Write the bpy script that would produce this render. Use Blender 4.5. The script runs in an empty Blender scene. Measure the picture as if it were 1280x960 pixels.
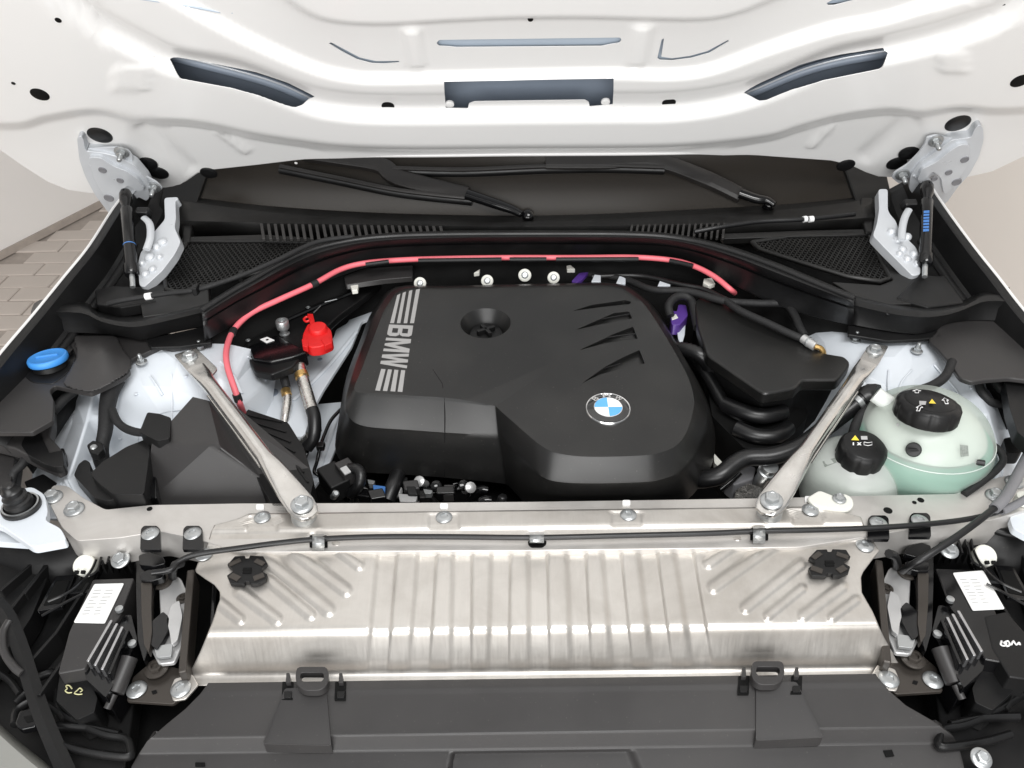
import bpy, bmesh, math, random
import numpy as np
from mathutils import Vector, Matrix, noise as mnoise
from mathutils.geometry import tessellate_polygon

random.seed(7)
scene = bpy.context.scene
col = scene.collection

# ------------------------------------------------------------------ camera
CAM = Vector((-0.03, 0.0, 1.62))
PITCH, ROLL, FPX = 36.0, 0.8, 995.0
cd = bpy.data.cameras.new('camera')
cd.sensor_width = 36.0
cd.lens = FPX * 36.0 / 1280.0
cd.clip_start, cd.clip_end = 0.02, 60.0
cam = bpy.data.objects.new('camera', cd)
cam.location = CAM
CROT = Matrix.Rotation(math.radians(90.0 - PITCH), 3, 'X') @ Matrix.Rotation(math.radians(-ROLL), 3, 'Z')
cam.rotation_euler = CROT.to_euler()
col.objects.link(cam)
scene.camera = cam

# ------------------------------------------------------------------ light: soft showroom light
world = bpy.data.worlds.new('World')
scene.world = world
world.use_nodes = True
bg = world.node_tree.nodes['Background']
bg.inputs[0].default_value = (0.97, 0.985, 1.0, 1)
bg.inputs[1].default_value = 0.30


def area(name, loc, target, sx, sy, power, colr=(1, 0.995, 0.985)):
    ld = bpy.data.lights.new(name, 'AREA')
    ld.shape = 'RECTANGLE'
    ld.size, ld.size_y, ld.energy, ld.color = sx, sy, power, colr
    o = bpy.data.objects.new(name, ld)
    o.location = loc
    o.rotation_euler = (Vector(target) - Vector(loc)).to_track_quat('-Z', 'Y').to_euler()
    col.objects.link(o)
    return o


area('front_softbox', (-0.45, -2.4, 1.65), (0.0, 1.2, 1.15), 3.4, 2.3, 97)  # unseen broad front light, added and sized so hood and bevels catch it
area('ceiling_light', (0.4, -0.5, 3.4), (0, 0.9, 0.9), 1.6, 1.0, 48)

vs = scene.view_settings
vs.view_transform = 'Standard'
vs.look = 'None'
vs.exposure = 0.5
vs.gamma = 1.0
vs.use_curve_mapping = False


# ------------------------------------------------------------------ survey helpers: a sight line met with a real surface
def ray(px, py):
    return (CROT @ Vector(((px - 640.0) / FPX, -(py - 480.0) / FPX, -1.0)))


def P(px, py, z):
    d = ray(px, py)
    return CAM + d * ((z - CAM.z) / d.z)


def PY(px, py, y):
    d = ray(px, py)
    return CAM + d * ((y - CAM.y) / d.y)


def PL(px, py, p0, n):
    d = ray(px, py)
    return CAM + d * ((p0 - CAM).dot(n) / d.dot(n))


def proj(p):
    q = CROT.transposed() @ (p - CAM)
    return 640.0 + FPX * q.x / -q.z, 480.0 - FPX * q.y / -q.z


# ------------------------------------------------------------------ materials
MATS = {}


def mat(name, c, rough=0.5, metal=0.0, var=0.12, vscale=14.0, bump=0.0, bscale=700.0, coat=0.0,
        stretch=(1, 1, 1), trans=0.0, sss=0.0, spec=0.5, rvar=0.1, dust=0.0):
    m = bpy.data.materials.new(name)
    m.use_nodes = True
    nt = m.node_tree
    b = nt.nodes['Principled BSDF']
    tc = nt.nodes.new('ShaderNodeTexCoord')
    mp = nt.nodes.new('ShaderNodeMapping')
    mp.inputs['Scale'].default_value = stretch
    nt.links.new(tc.outputs['Object'], mp.inputs['Vector'])
    n = nt.nodes.new('ShaderNodeTexNoise')
    n.inputs['Scale'].default_value = vscale
    n.inputs['Detail'].default_value = 6.0
    nt.links.new(mp.outputs[0], n.inputs['Vector'])
    r = nt.nodes.new('ShaderNodeMix')
    r.data_type = 'RGBA'
    lo = [max(0.0, x * (1 - var)) for x in c]
    hi = [min(1.0, x * (1 + var)) for x in c]
    r.inputs['A'].default_value = (*lo, 1)
    r.inputs['B'].default_value = (*hi, 1)
    nt.links.new(n.outputs['Fac'], r.inputs['Factor'])
    out = r.outputs['Result']
    if dust:                                  # fine settled specks and faint smears
        nd = nt.nodes.new('ShaderNodeTexNoise')
        nd.inputs['Scale'].default_value = 330.0
        nd.inputs['Detail'].default_value = 2.0
        nt.links.new(tc.outputs['Object'], nd.inputs['Vector'])
        ns = nt.nodes.new('ShaderNodeTexNoise')
        ns.inputs['Scale'].default_value = 9.0
        ns.inputs['Detail'].default_value = 5.0
        nt.links.new(tc.outputs['Object'], ns.inputs['Vector'])
        d1 = nt.nodes.new('ShaderNodeMapRange')
        for k_, v_ in (('From Min', 0.70), ('From Max', 0.76), ('To Min', 0.0), ('To Max', dust)):
            d1.inputs[k_].default_value = v_
        nt.links.new(nd.outputs['Fac'], d1.inputs['Value'])
        d2 = nt.nodes.new('ShaderNodeMapRange')
        for k_, v_ in (('From Min', 0.45), ('From Max', 0.8), ('To Min', 0.0), ('To Max', dust * 0.22)):
            d2.inputs[k_].default_value = v_
        nt.links.new(ns.outputs['Fac'], d2.inputs['Value'])
        ad = nt.nodes.new('ShaderNodeMath')
        ad.operation = 'ADD'
        ad.use_clamp = True
        nt.links.new(d1.outputs[0], ad.inputs[0])
        nt.links.new(d2.outputs[0], ad.inputs[1])
        dm = nt.nodes.new('ShaderNodeMix')
        dm.data_type = 'RGBA'
        dm.inputs['B'].default_value = (0.30, 0.28, 0.25, 1)
        nt.links.new(ad.outputs[0], dm.inputs['Factor'])
        nt.links.new(out, dm.inputs['A'])
        out = dm.outputs['Result']
    nt.links.new(out, b.inputs['Base Color'])
    mr = nt.nodes.new('ShaderNodeMapRange')
    mr.inputs['From Min'].default_value = 0.3
    mr.inputs['From Max'].default_value = 0.7
    mr.inputs['To Min'].default_value = max(0.02, rough - rvar)
    mr.inputs['To Max'].default_value = min(1.0, rough + rvar)
    nt.links.new(n.outputs['Fac'], mr.inputs['Value'])
    nt.links.new(mr.outputs[0], b.inputs['Roughness'])
    b.inputs['Metallic'].default_value = metal
    b.inputs['Specular IOR Level'].default_value = spec
    b.inputs['Coat Weight'].default_value = coat
    b.inputs['Coat Roughness'].default_value = 0.08
    b.inputs['Transmission Weight'].default_value = trans
    if sss:
        b.inputs['Subsurface Weight'].default_value = sss
        b.inputs['Subsurface Radius'].default_value = (0.02, 0.02, 0.02)
        b.inputs['Subsurface Scale'].default_value = 0.6
    if bump:
        n2 = nt.nodes.new('ShaderNodeTexNoise')
        n2.inputs['Scale'].default_value = bscale
        n2.inputs['Detail'].default_value = 3.0
        nt.links.new(mp.outputs[0], n2.inputs['Vector'])
        bp = nt.nodes.new('ShaderNodeBump')
        bp.inputs['Strength'].default_value = bump
        bp.inputs['Distance'].default_value = 0.00018 if bscale > 250 else 0.0008
        nt.links.new(n2.outputs['Fac'], bp.inputs['Height'])
        nt.links.new(bp.outputs[0], b.inputs['Normal'])
    MATS[name] = m
    return m


mat('white_paint', (0.80, 0.795, 0.785), 0.32, var=0.006, coat=0.3, rvar=0.0)
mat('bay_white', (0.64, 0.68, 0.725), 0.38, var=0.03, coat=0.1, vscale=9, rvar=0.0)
mat('e_coat', (0.24, 0.28, 0.34), 0.45, var=0.12)
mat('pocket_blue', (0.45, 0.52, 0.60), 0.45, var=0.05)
mat('black_plastic', (0.0075, 0.0075, 0.0078), 0.42, var=0.25, bump=0.35, bscale=1500, spec=0.28, dust=0.06)
mat('cover_plastic', (0.0066, 0.0065, 0.0064), 0.35, var=0.15, bump=0.5, bscale=1700, rvar=0.04, spec=0.52, dust=0.15)
mat('grey_plastic', (0.028, 0.0265, 0.0265), 0.46, var=0.14, bump=0.4, bscale=1400, vscale=8, dust=0.10)
mat('gloss_black', (0.004, 0.004, 0.0045), 0.16, var=0.2, bump=0.05, bscale=60)
mat('rubber', (0.006, 0.006, 0.0064), 0.42, var=0.3, vscale=20, bump=0.15, bscale=300)
mat('hose_rubber', (0.007, 0.007, 0.0075), 0.38, var=0.25, bump=0.25, bscale=500)
mat('fabric_tape', (0.008, 0.008, 0.0085), 0.7, var=0.4, vscale=200, bump=1.0, bscale=900)
mat('deep_black', (0.003, 0.003, 0.003), 0.7, var=0.3, spec=0.2)
mat('aluminium', (0.64, 0.615, 0.58), 0.40, 0.82, var=0.06, vscale=30, bump=0.008, bscale=40, stretch=(18, 1.0, 1.0), rvar=0.035)
mat('cast_alu', (0.62, 0.60, 0.575), 0.42, 0.6, var=0.07, vscale=30, bump=0.06, bscale=400)
mat('zinc', (0.46, 0.475, 0.48), 0.36, 0.8, var=0.1, vscale=60, bump=0.08, bscale=500)
mat('galv_tube', (0.66, 0.645, 0.62), 0.2, 0.95, var=0.16, vscale=40, bump=0.08, bscale=300, rvar=0.1)
mat('hinge_metal', (0.55, 0.57, 0.595), 0.36, 0.25, var=0.08, vscale=20)
mat('red_cable', (0.74, 0.15, 0.18), 0.5, var=0.06)
mat('red_cap', (0.62, 0.014, 0.014), 0.42, var=0.06, sss=0.1)
mat('blue_cap', (0.05, 0.26, 0.68), 0.42, var=0.05)
mat('tank_plastic', (0.64, 0.665, 0.64), 0.3, var=0.03, sss=0.35, vscale=20)
mat('tank_small', (0.54, 0.58, 0.545), 0.3, var=0.03, sss=0.35, vscale=20)
mat('coolant_edge', (0.32, 0.47, 0.40), 0.3, var=0.05, sss=0.3)
mat('coolant_green', (0.035, 0.33, 0.235), 0.3, var=0.06, sss=0.3, vscale=12)
mat('natural_nylon', (0.72, 0.72, 0.66), 0.4, var=0.04, sss=0.2)
mat('sticker', (0.80, 0.80, 0.79), 0.45, var=0.02)
mat('print_grey', (0.40, 0.40, 0.40), 0.6, var=0.05)
mat('mark_grey', (0.20, 0.22, 0.20), 0.5, var=0.5, vscale=420)
mat('print_silver', (0.30, 0.295, 0.29), 0.5, 0.0, var=0.08, vscale=40)
mat('print_white', (0.80, 0.80, 0.80), 0.5, var=0.02)
mat('chalk_yellow', (0.52, 0.50, 0.28), 0.7, var=0.1)
mat('print_yellow', (0.80, 0.60, 0.05), 0.5, var=0.05)
mat('print_blue', (0.05, 0.16, 0.42), 0.5, var=0.05)
mat('chrome', (0.80, 0.80, 0.80), 0.12, 1.0, var=0.02)
mat('logo_blue', (0.10, 0.38, 0.74), 0.15, var=0.02, coat=0.8)
mat('logo_white', (0.82, 0.82, 0.82), 0.15, var=0.01, coat=0.8)
mat('logo_black', (0.012, 0.012, 0.012), 0.12, var=0.05, coat=0.8)
mat('glass_dark', (0.030, 0.026, 0.022), 0.25, var=0.06, vscale=200, rvar=0.02, spec=0.15)
mat('slat_grey', (0.030, 0.028, 0.027), 0.5, var=0.2)
mat('cowl_black', (0.0065, 0.0063, 0.006), 0.42, var=0.25, bump=0.2, bscale=600)
mat('wiper_black', (0.022, 0.020, 0.019), 0.42, var=0.2, bump=0.15, bscale=900)
mat('purple', (0.085, 0.035, 0.24), 0.45, var=0.1)
mat('foil', (0.62, 0.60, 0.57), 0.24, 0.95, var=0.3, vscale=120, bump=0.9, bscale=140)
mat('brass', (0.55, 0.36, 0.14), 0.35, 0.9, var=0.1)
mat('primer_bronze', (0.055, 0.048, 0.042), 0.34, 0.4, var=0.15)
mat('latch_steel', (0.55, 0.55, 0.55), 0.36, 0.6, var=0.12, vscale=40)
mat('bumper_shaded_white', (0.20, 0.20, 0.185), 0.32, var=0.03, coat=0.4)  # white body paint, darkened to grey to hold the shade
mat('wall_white', (0.84, 0.815, 0.79), 0.8, var=0.04, vscale=3, bump=0.15, bscale=60)
mat('wall_cream', (0.84, 0.79, 0.735), 0.8, var=0.03, vscale=2, bump=0.1, bscale=60)
mat('fin_glint', (0.45, 0.45, 0.46), 0.18, 0.9, var=0.2, vscale=80)  # bright tone standing in for reflections on the black fins
mat('paver', (0.56, 0.50, 0.45), 0.8, var=0.10, vscale=5, bump=0.3, bscale=120)
mat('paver_joint', (0.40, 0.35, 0.31), 0.9, var=0.2, vscale=30)
mat('grey_sleeve', (0.17, 0.17, 0.18), 0.5, var=0.1)

# bare pressed aluminium: rolling lines, cloudy stains and handling marks
def stained(name, fine, amount):
    nt = MATS[name].node_tree
    b = nt.nodes['Principled BSDF']
    src = b.inputs['Base Color'].links[0].from_socket
    tc = next(n for n in nt.nodes if n.type == 'TEX_COORD')
    nz = nt.nodes.new('ShaderNodeTexNoise')
    nz.inputs['Scale'].default_value = fine
    nz.inputs['Detail'].default_value = 8.0
    nz.inputs['Roughness'].default_value = 0.65
    nz.inputs['Distortion'].default_value = 0.6
    nt.links.new(tc.outputs['Object'], nz.inputs['Vector'])
    mr = nt.nodes.new('ShaderNodeMapRange')
    for k_, v_ in (('From Min', 0.42), ('From Max', 0.68), ('To Min', 0.0), ('To Max', amount)):
        mr.inputs[k_].default_value = v_
    nt.links.new(nz.outputs['Fac'], mr.inputs['Value'])
    mx_ = nt.nodes.new('ShaderNodeMix')
    mx_.data_type = 'RGBA'
    mx_.inputs['B'].default_value = (0.33, 0.30, 0.265, 1)
    nt.links.new(mr.outputs[0], mx_.inputs['Factor'])
    nt.links.new(src, mx_.inputs['A'])
    nt.links.new(mx_.outputs['Result'], b.inputs['Base Color'])


stained('aluminium', 7.0, 0.45)
stained('cast_alu', 12.0, 0.25)
stained('galv_tube', 30.0, 0.22)


def see_through(name, c, frac):
    m = bpy.data.materials.new(name)
    m.use_nodes = True
    nt = m.node_tree
    b = nt.nodes['Principled BSDF']
    b.inputs['Base Color'].default_value = (*c, 1)
    b.inputs['Roughness'].default_value = 0.28
    tl = nt.nodes.new('ShaderNodeBsdfTranslucent')
    tl.inputs['Color'].default_value = (*c, 1)
    tr = nt.nodes.new('ShaderNodeBsdfTransparent')
    tr.inputs['Color'].default_value = (0.93, 0.97, 0.94, 1)
    m1 = nt.nodes.new('ShaderNodeMixShader')
    m1.inputs[0].default_value = 0.35
    m2 = nt.nodes.new('ShaderNodeMixShader')
    m2.inputs[0].default_value = frac
    o = nt.nodes['Material Output']
    nt.links.new(b.outputs[0], m1.inputs[1])
    nt.links.new(tl.outputs[0], m1.inputs[2])
    nt.links.new(m1.outputs[0], m2.inputs[1])
    nt.links.new(tr.outputs[0], m2.inputs[2])
    nt.links.new(m2.outputs[0], o.inputs['Surface'])
    MATS[name] = m


see_through('tank_shell', (0.68, 0.72, 0.675), 0.50)
see_through('tank_shell_small', (0.72, 0.75, 0.72), 0.30)

# ------------------------------------------------------------------ object helpers
WLOC = {}


def finish(o, parent, label, cat, group, kind):
    if parent is not None:
        o.parent = parent
        o.location = Vector(o.location) - WLOC[parent.name]
    if label:
        o['label'] = label
    if cat:
        o['category'] = cat
    if group:
        o['group'] = group
    if kind:
        o['kind'] = kind


def link(name, me, loc, m, parent=None, label=None, cat=None, group=None, kind=None):
    if m is not None and not me.materials:
        me.materials.append(MATS[m])
    o = bpy.data.objects.new(name, me)
    o.location = loc
    col.objects.link(o)
    WLOC[o.name] = Vector(loc)
    finish(o, parent, label, cat, group, kind)
    return o


def thing(name, loc, label, cat, group=None):
    o = bpy.data.objects.new(name, None)
    o.empty_display_size = 0.02
    o.location = loc
    col.objects.link(o)
    WLOC[o.name] = Vector(loc)
    finish(o, None, label, cat, group, None)
    return o


def part(name, loc, parent, label=None):
    o = bpy.data.objects.new(name, None)
    o.empty_display_size = 0.02
    o.location = loc
    col.objects.link(o)
    WLOC[o.name] = Vector(loc)
    finish(o, parent, label, None, None, None)
    return o


def build(name, verts, faces, m, parent=None, label=None, cat=None, group=None, kind=None,
          bevel=0.0, seg=2, ang=40, smooth=True, solid=0.0):
    vs_ = [Vector(v) for v in verts]
    lo = Vector((min(v.x for v in vs_), min(v.y for v in vs_), min(v.z for v in vs_)))
    hi = Vector((max(v.x for v in vs_), max(v.y for v in vs_), max(v.z for v in vs_)))
    c = (lo + hi) / 2
    c.z = lo.z
    me = bpy.data.meshes.new(name)
    me.from_pydata([v - c for v in vs_], [], faces)
    bm = bmesh.new()
    bm.from_mesh(me)
    bmesh.ops.recalc_face_normals(bm, faces=bm.faces)
    bm.to_mesh(me)
    bm.free()
    if smooth:
        me.polygons.foreach_set('use_smooth', [True] * len(me.polygons))
        me.set_sharp_from_angle(angle=math.radians(ang))
    o = link(name, me, c, m, parent, label, cat, group, kind)
    if solid:
        s = o.modifiers.new('solid', 'SOLIDIFY')
        s.thickness = solid
        s.offset = 0
    if bevel:
        b = o.modifiers.new('bevel', 'BEVEL')
        b.width = bevel
        b.segments = seg
        b.limit_method = 'ANGLE'
        b.angle_limit = math.radians(30)
        b.harden_normals = True
    return o


def rounded(pts, r, n=4):
    out = []
    k = len(pts)
    for i in range(k):
        p0, p1, p2 = Vector(pts[i - 1]), Vector(pts[i]), Vector(pts[(i + 1) % k])
        a, b = p0 - p1, p2 - p1
        ra = min(r, a.length * 0.45)
        rb = min(r, b.length * 0.45)
        if a.length < 1e-6 or b.length < 1e-6:
            continue
        q0 = p1 + a.normalized() * ra
        q2 = p1 + b.normalized() * rb
        for j in range(n + 1):
            t = j / n
            out.append(tuple(q0 * (1 - t) ** 2 + p1 * 2 * t * (1 - t) + q2 * t * t))
    return out


def cr(pts, n=6, closed=False):
    """Catmull-Rom through points (2-D or 3-D)."""
    pts = [Vector(p) for p in pts]
    k = len(pts)
    out = []
    segs = k if closed else k - 1
    for i in range(segs):
        if closed:
            p0, p1, p2, p3 = pts[i - 1], pts[i], pts[(i + 1) % k], pts[(i + 2) % k]
        else:
            p0 = pts[max(0, i - 1)]
            p1, p2 = pts[i], pts[i + 1]
            p3 = pts[min(k - 1, i + 2)]
        for j in range(n):
            t = j / n
            out.append(0.5 * ((2 * p1) + (p2 - p0) * t + (2 * p0 - 5 * p1 + 4 * p2 - p3) * t * t +
                              (3 * p1 - p0 - 3 * p2 + p3) * t ** 3))
    if not closed:
        out.append(pts[-1])
    return out


def prism3(name, top, off, m, parent=None, **kw):
    """closed solid: polygon 'top' (3-D points) and the same polygon moved by 'off'."""
    n = len(top)
    top = [Vector(p) for p in top]
    off = Vector(off)
    v = top + [p + off for p in top]
    f = [tuple(range(n)), tuple(range(2 * n - 1, n - 1, -1))]
    f += [(i, (i + 1) % n, n + (i + 1) % n, n + i) for i in range(n)]
    return build(name, v, f, m, parent, **kw)


def prism(name, pts, z, h, m, parent=None, rnd=0, grow=0.0, **kw):
    """outline surveyed on the level z, going down by h."""
    if rnd:
        pts = rounded(pts, rnd)
    top = [P(x, y, z) for x, y in pts]
    return prism3(name, top, (0, 0, -h), m, parent, **kw)


def prism_pl(name, pts, p0, n, h, m, parent=None, rnd=0, **kw):
    if rnd:
        pts = rounded(pts, rnd)
    top = [PL(x, y, p0, n) for x, y in pts]
    return prism3(name, top, -n * h, m, parent, **kw)


def ring_loft(name, rings, m, parent=None, closed=True, cap0=True, cap1=True, **kw):
    n = len(rings[0])
    v = [p for r in rings for p in r]
    f = []
    for k in range(len(rings) - 1):
        for i in range(n if closed else n - 1):
            j = (i + 1) % n
            f.append((k * n + i, k * n + j, (k + 1) * n + j, (k + 1) * n + i))
    if closed and cap0:
        f.append(tuple(range(n - 1, -1, -1)))
    if closed and cap1:
        f.append(tuple(range((len(rings) - 1) * n, len(rings) * n)))
    return build(name, v, f, m, parent, **kw)


def frames(pts):
    t = []
    k = len(pts)
    for i in range(k):
        d = pts[min(k - 1, i + 1)] - pts[max(0, i - 1)]
        t.append(d.normalized())
    up = Vector((0, 0, 1)) if abs(t[0].z) < 0.9 else Vector((0, 1, 0))
    a = t[0].cross(up).normalized()
    out = []
    for i in range(k):
        a = (a - t[i] * a.dot(t[i])).normalized()
        out.append((a, t[i].cross(a)))
    return out


def tube(name, pts, r, m, parent=None, n=10, sub=6, flat=1.0, ribs=0.0, **kw):
    pts = [Vector(p) for p in pts]
    k0 = len(pts)
    if sub and len(pts) > 2:
        pts = cr(pts, sub)
    fr = frames(pts)
    rings = []
    for i, p in enumerate(pts):
        rr = r if not isinstance(r, (list, tuple)) else float(np.interp(i / max(1, len(pts) - 1), np.linspace(0, 1, len(r)), r))
        if ribs:
            rr *= 1 + ribs * (i % 2)
        a, b = fr[i]
        rings.append([p + a * (math.cos(2 * math.pi * j / n) * rr) + b * (math.sin(2 * math.pi * j / n) * rr * flat) for j in range(n)])
    kw.setdefault('ang', 50)
    return ring_loft(name, rings, m, parent, **kw)


def basis(nrm, up=Vector((0, 1, 0))):
    nrm = Vector(nrm).normalized()
    if abs(nrm.dot(up)) > 0.95:
        up = Vector((0, 0, 1))
    x = up.cross(nrm).normalized()
    y = nrm.cross(x)
    return x, y, nrm


def lathe(name, c, axis, prof, m, parent=None, n=24, **kw):
    """prof: list of (radius, height along the axis)."""
    x, y, z = basis(axis)
    c = Vector(c)
    rings = [[c + z * h + (x * math.cos(2 * math.pi * j / n) + y * math.sin(2 * math.pi * j / n)) * max(r, 1e-5) for j in range(n)] for r, h in prof]
    return ring_loft(name, rings, m, parent, **kw)


def box(name, c, dx, dy, dz, sx, sy, sz, m, parent=None, **kw):
    c, dx, dy, dz = Vector(c), Vector(dx).normalized(), Vector(dy).normalized(), Vector(dz).normalized()
    v = []
    for k in (-1, 1):
        for (i, j) in ((-1, -1), (1, -1), (1, 1), (-1, 1)):
            v.append(c + dx * (i * sx / 2) + dy * (j * sy / 2) + dz * (k * sz / 2))
    f = [(3, 2, 1, 0), (4, 5, 6, 7), (0, 1, 5, 4), (1, 2, 6, 5), (2, 3, 7, 6), (3, 0, 4, 7)]
    return build(name, v, f, m, parent, **kw)


X, Y_, Z = Vector((1, 0, 0)), Vector((0, 1, 0)), Vector((0, 0, 1))

# shared bolt meshes
BOLT = {}


def _mesh_rings(name, rings, m, smooth_ang=35):
    n = len(rings[0])
    v = [p for r in rings for p in r]
    f = []
    for k in range(len(rings) - 1):
        for i in range(n):
            j = (i + 1) % n
            f.append((k * n + i, k * n + j, (k + 1) * n + j, (k + 1) * n + i))
    f.append(tuple(range((len(rings) - 1) * n, len(rings) * n)))
    me = bpy.data.meshes.new(name)
    me.from_pydata(v, [], f)
    me.polygons.foreach_set('use_smooth', [True] * len(me.polygons))
    me.set_sharp_from_angle(angle=math.radians(smooth_ang))
    me.materials.append(MATS[m])
    return me


def circ(r, h, n=20):
    return [(r * math.cos(2 * math.pi * i / n), r * math.sin(2 * math.pi * i / n), h) for i in range(n)]


def hexr(r, h, n=20):
    o = []
    for i in range(n):
        a = 2 * math.pi * i / n
        q = r * math.cos(math.pi / 6) / math.cos((a % (math.pi / 3)) - math.pi / 6)
        o.append((q * math.cos(a), q * math.sin(a), h))
    return o


def star(r, h, n=24):
    return [((r * (1 + 0.14 * math.cos(6 * 2 * math.pi * i / n))) * math.cos(2 * math.pi * i / n),
             (r * (1 + 0.14 * math.cos(6 * 2 * math.pi * i / n))) * math.sin(2 * math.pi * i / n), h) for i in range(n)]


BOLT['torx'] = _mesh_rings('torx_bolt', [circ(1, 0, 24), circ(1, 0.10, 24), circ(0.93, 0.2, 24), circ(0.70, 0.38, 24), circ(0.55, 0.44, 24), star(0.42, 0.45), star(0.40, 0.25), star(0.1, 0.22)], 'zinc')
BOLT['hex'] = _mesh_rings('hex_bolt', [circ(1, 0, 24), circ(1, 0.14, 24), circ(0.95, 0.2, 24), circ(0.74, 0.26, 24), hexr(0.66, 0.27, 24), hexr(0.66, 0.68, 24), hexr(0.60, 0.74, 24), circ(0.40, 0.76, 24), circ(0.36, 0.70, 24)], 'zinc')
BOLT['stud'] = _mesh_rings('stud', [circ(1, 0, 18), circ(1, 0.15, 18), circ(0.85, 0.22, 18), hexr(0.62, 0.23, 18), hexr(0.62, 0.75, 18), circ(0.36, 0.8, 18), circ(0.34, 1.6, 18), circ(0.25, 1.75, 18)], 'zinc')
BOLT['dark'] = _mesh_rings('dark_bolt', [circ(1, 0, 24), circ(1, 0.12, 24), circ(0.8, 0.2, 24), hexr(0.6, 0.21, 24), hexr(0.6, 0.5, 24), circ(0.4, 0.52, 24), circ(0.36, 0.3, 24)], 'primer_bronze')


def bolt(kind, p, r, parent, nrm=Z, name='bolt', **kw):
    o = bpy.data.objects.new(name, BOLT[kind])
    q = Vector(nrm).to_track_quat('Z', 'Y')
    o.rotation_euler = q.to_euler()
    o.rotation_euler.rotate_axis('Z', random.random() * 3)
    o.scale = (r, r, r * (0.62 if kind == 'torx' else 1.0))
    o.location = p
    col.objects.link(o)
    WLOC[o.name] = Vector(p)
    finish(o, parent, kw.get('label'), kw.get('cat'), kw.get('group'), None)
    return o


def text_quad(name, s, quad, f3, m, parent=None, bold=0.0, h=0.0006, **kw):
    """lettering laid on a surface: quad = px of (start bottom, end bottom, end top, start top); f3 maps px to the surface."""
    cu = bpy.data.curves.new('t', 'FONT')
    cu.body = s
    cu.offset = bold
    cu.resolution_u = 4
    to = bpy.data.objects.new('t', cu)
    col.objects.link(to)
    dg = bpy.context.evaluated_depsgraph_get()
    me = bpy.data.meshes.new_from_object(to.evaluated_get(dg))
    bpy.data.objects.remove(to)
    co = [v.co.copy() for v in me.vertices]
    fs = [tuple(p.vertices) for p in me.polygons]
    bpy.data.meshes.remove(me)
    x0, x1 = min(c.x for c in co), max(c.x for c in co)
    y0, y1 = min(c.y for c in co), max(c.y for c in co)
    a, b, c2, d = [Vector(q) for q in quad]
    v = []
    for c in co:
        u, w = (c.x - x0) / (x1 - x0), (c.y - y0) / max(1e-6, y1 - y0)
        q = a * (1 - u) * (1 - w) + b * u * (1 - w) + c2 * u * w + d * (1 - u) * w
        v.append(f3(q.x, q.y))
    return build(name, v, fs, m, parent, smooth=False, **kw)


def strip(name, quad, f3, m, parent=None, **kw):
    return build(name, [f3(x, y) for x, y in quad], [tuple(range(len(quad)))], m, parent, smooth=False, **kw)


def cut(o, cutters):
    """subtract closed cutter meshes from o, once, and drop them."""
    for c in cutters:
        md = o.modifiers.new('cut', 'BOOLEAN')
        md.operation = 'DIFFERENCE'
        md.solver = 'EXACT'
        md.object = c
        o.modifiers.move(len(o.modifiers) - 1, 0)
    bpy.context.view_layer.update()
    dg = bpy.context.evaluated_depsgraph_get()
    keep = [(md.name, md.type) for md in o.modifiers if md.type != 'BOOLEAN']
    for md in o.modifiers:
        if md.type != 'BOOLEAN':
            md.show_viewport = False
    bpy.context.view_layer.update()
    dg = bpy.context.evaluated_depsgraph_get()
    me = bpy.data.meshes.new_from_object(o.evaluated_get(dg))
    for md in list(o.modifiers):
        if md.type == 'BOOLEAN':
            o.modifiers.remove(md)
        else:
            md.show_viewport = True
    o.data = me
    for c in cutters:
        bpy.data.objects.remove(c)


def rbf(ctrl):
    c = np.array(ctrl, float)
    p = c[:, :2] / 100.0
    n = len(c)
    d = np.linalg.norm(p[:, None] - p[None], axis=2)
    k = np.where(d > 1e-9, d * d * np.log(np.maximum(d, 1e-9)), 0) + np.eye(n) * 1e-3
    A = np.zeros((n + 3, n + 3))
    A[:n, :n] = k
    A[:n, n] = 1
    A[:n, n + 1:] = p
    A[n, :n] = 1
    A[n + 1:, :n] = p.T
    w = np.linalg.solve(A, np.concatenate([c[:, 2], [0, 0, 0]]))

    def f(x, y):
        q = np.array([x, y]) / 100.0
        r = np.linalg.norm(p - q, axis=1)
        kk = np.where(r > 1e-9, r * r * np.log(np.maximum(r, 1e-9)), 0)
        return float(kk @ w[:n] + w[n] + w[n + 1] * q[0] + w[n + 2] * q[1])
    return f


def inside(x, y, poly):
    r = False
    j = len(poly) - 1
    for i in range(len(poly)):
        xi, yi = poly[i]
        xj, yj = poly[j]
        if (yi > y) != (yj > y) and x < (xj - xi) * (y - yi) / (yj - yi) + xi:
            r = not r
        j = i
    return r


def terrain(name, ctrl, poly, m, parent=None, step=4.0, extra=None, **kw):
    f = rbf(ctrl)
    xs = [q[0] for q in poly]
    ys = [q[1] for q in poly]
    nx = int((max(xs) - min(xs)) / step) + 1
    ny = int((max(ys) - min(ys)) / step) + 1
    idx, v, fc = {}, [], []

    def vid(i, j):
        if (i, j) not in idx:
            x, y = min(xs) + i * step, min(ys) + j * step
            z = f(x, y) + (extra(x, y) if extra else 0)
            idx[(i, j)] = len(v)
            v.append(P(x, y, z))
        return idx[(i, j)]
    for i in range(nx):
        for j in range(ny):
            if inside(min(xs) + (i + .5) * step, min(ys) + (j + .5) * step, poly):
                fc.append((vid(i, j), vid(i + 1, j), vid(i + 1, j + 1), vid(i, j + 1)))
    kw.setdefault('ang', 60)
    kw.setdefault('solid', 0.002)
    return build(name, v, fc, m, parent, **kw)


def ss(x):
    x = 0.0 if x < 0 else 1.0 if x > 1 else x
    return x * x * (3 - 2 * x)


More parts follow.
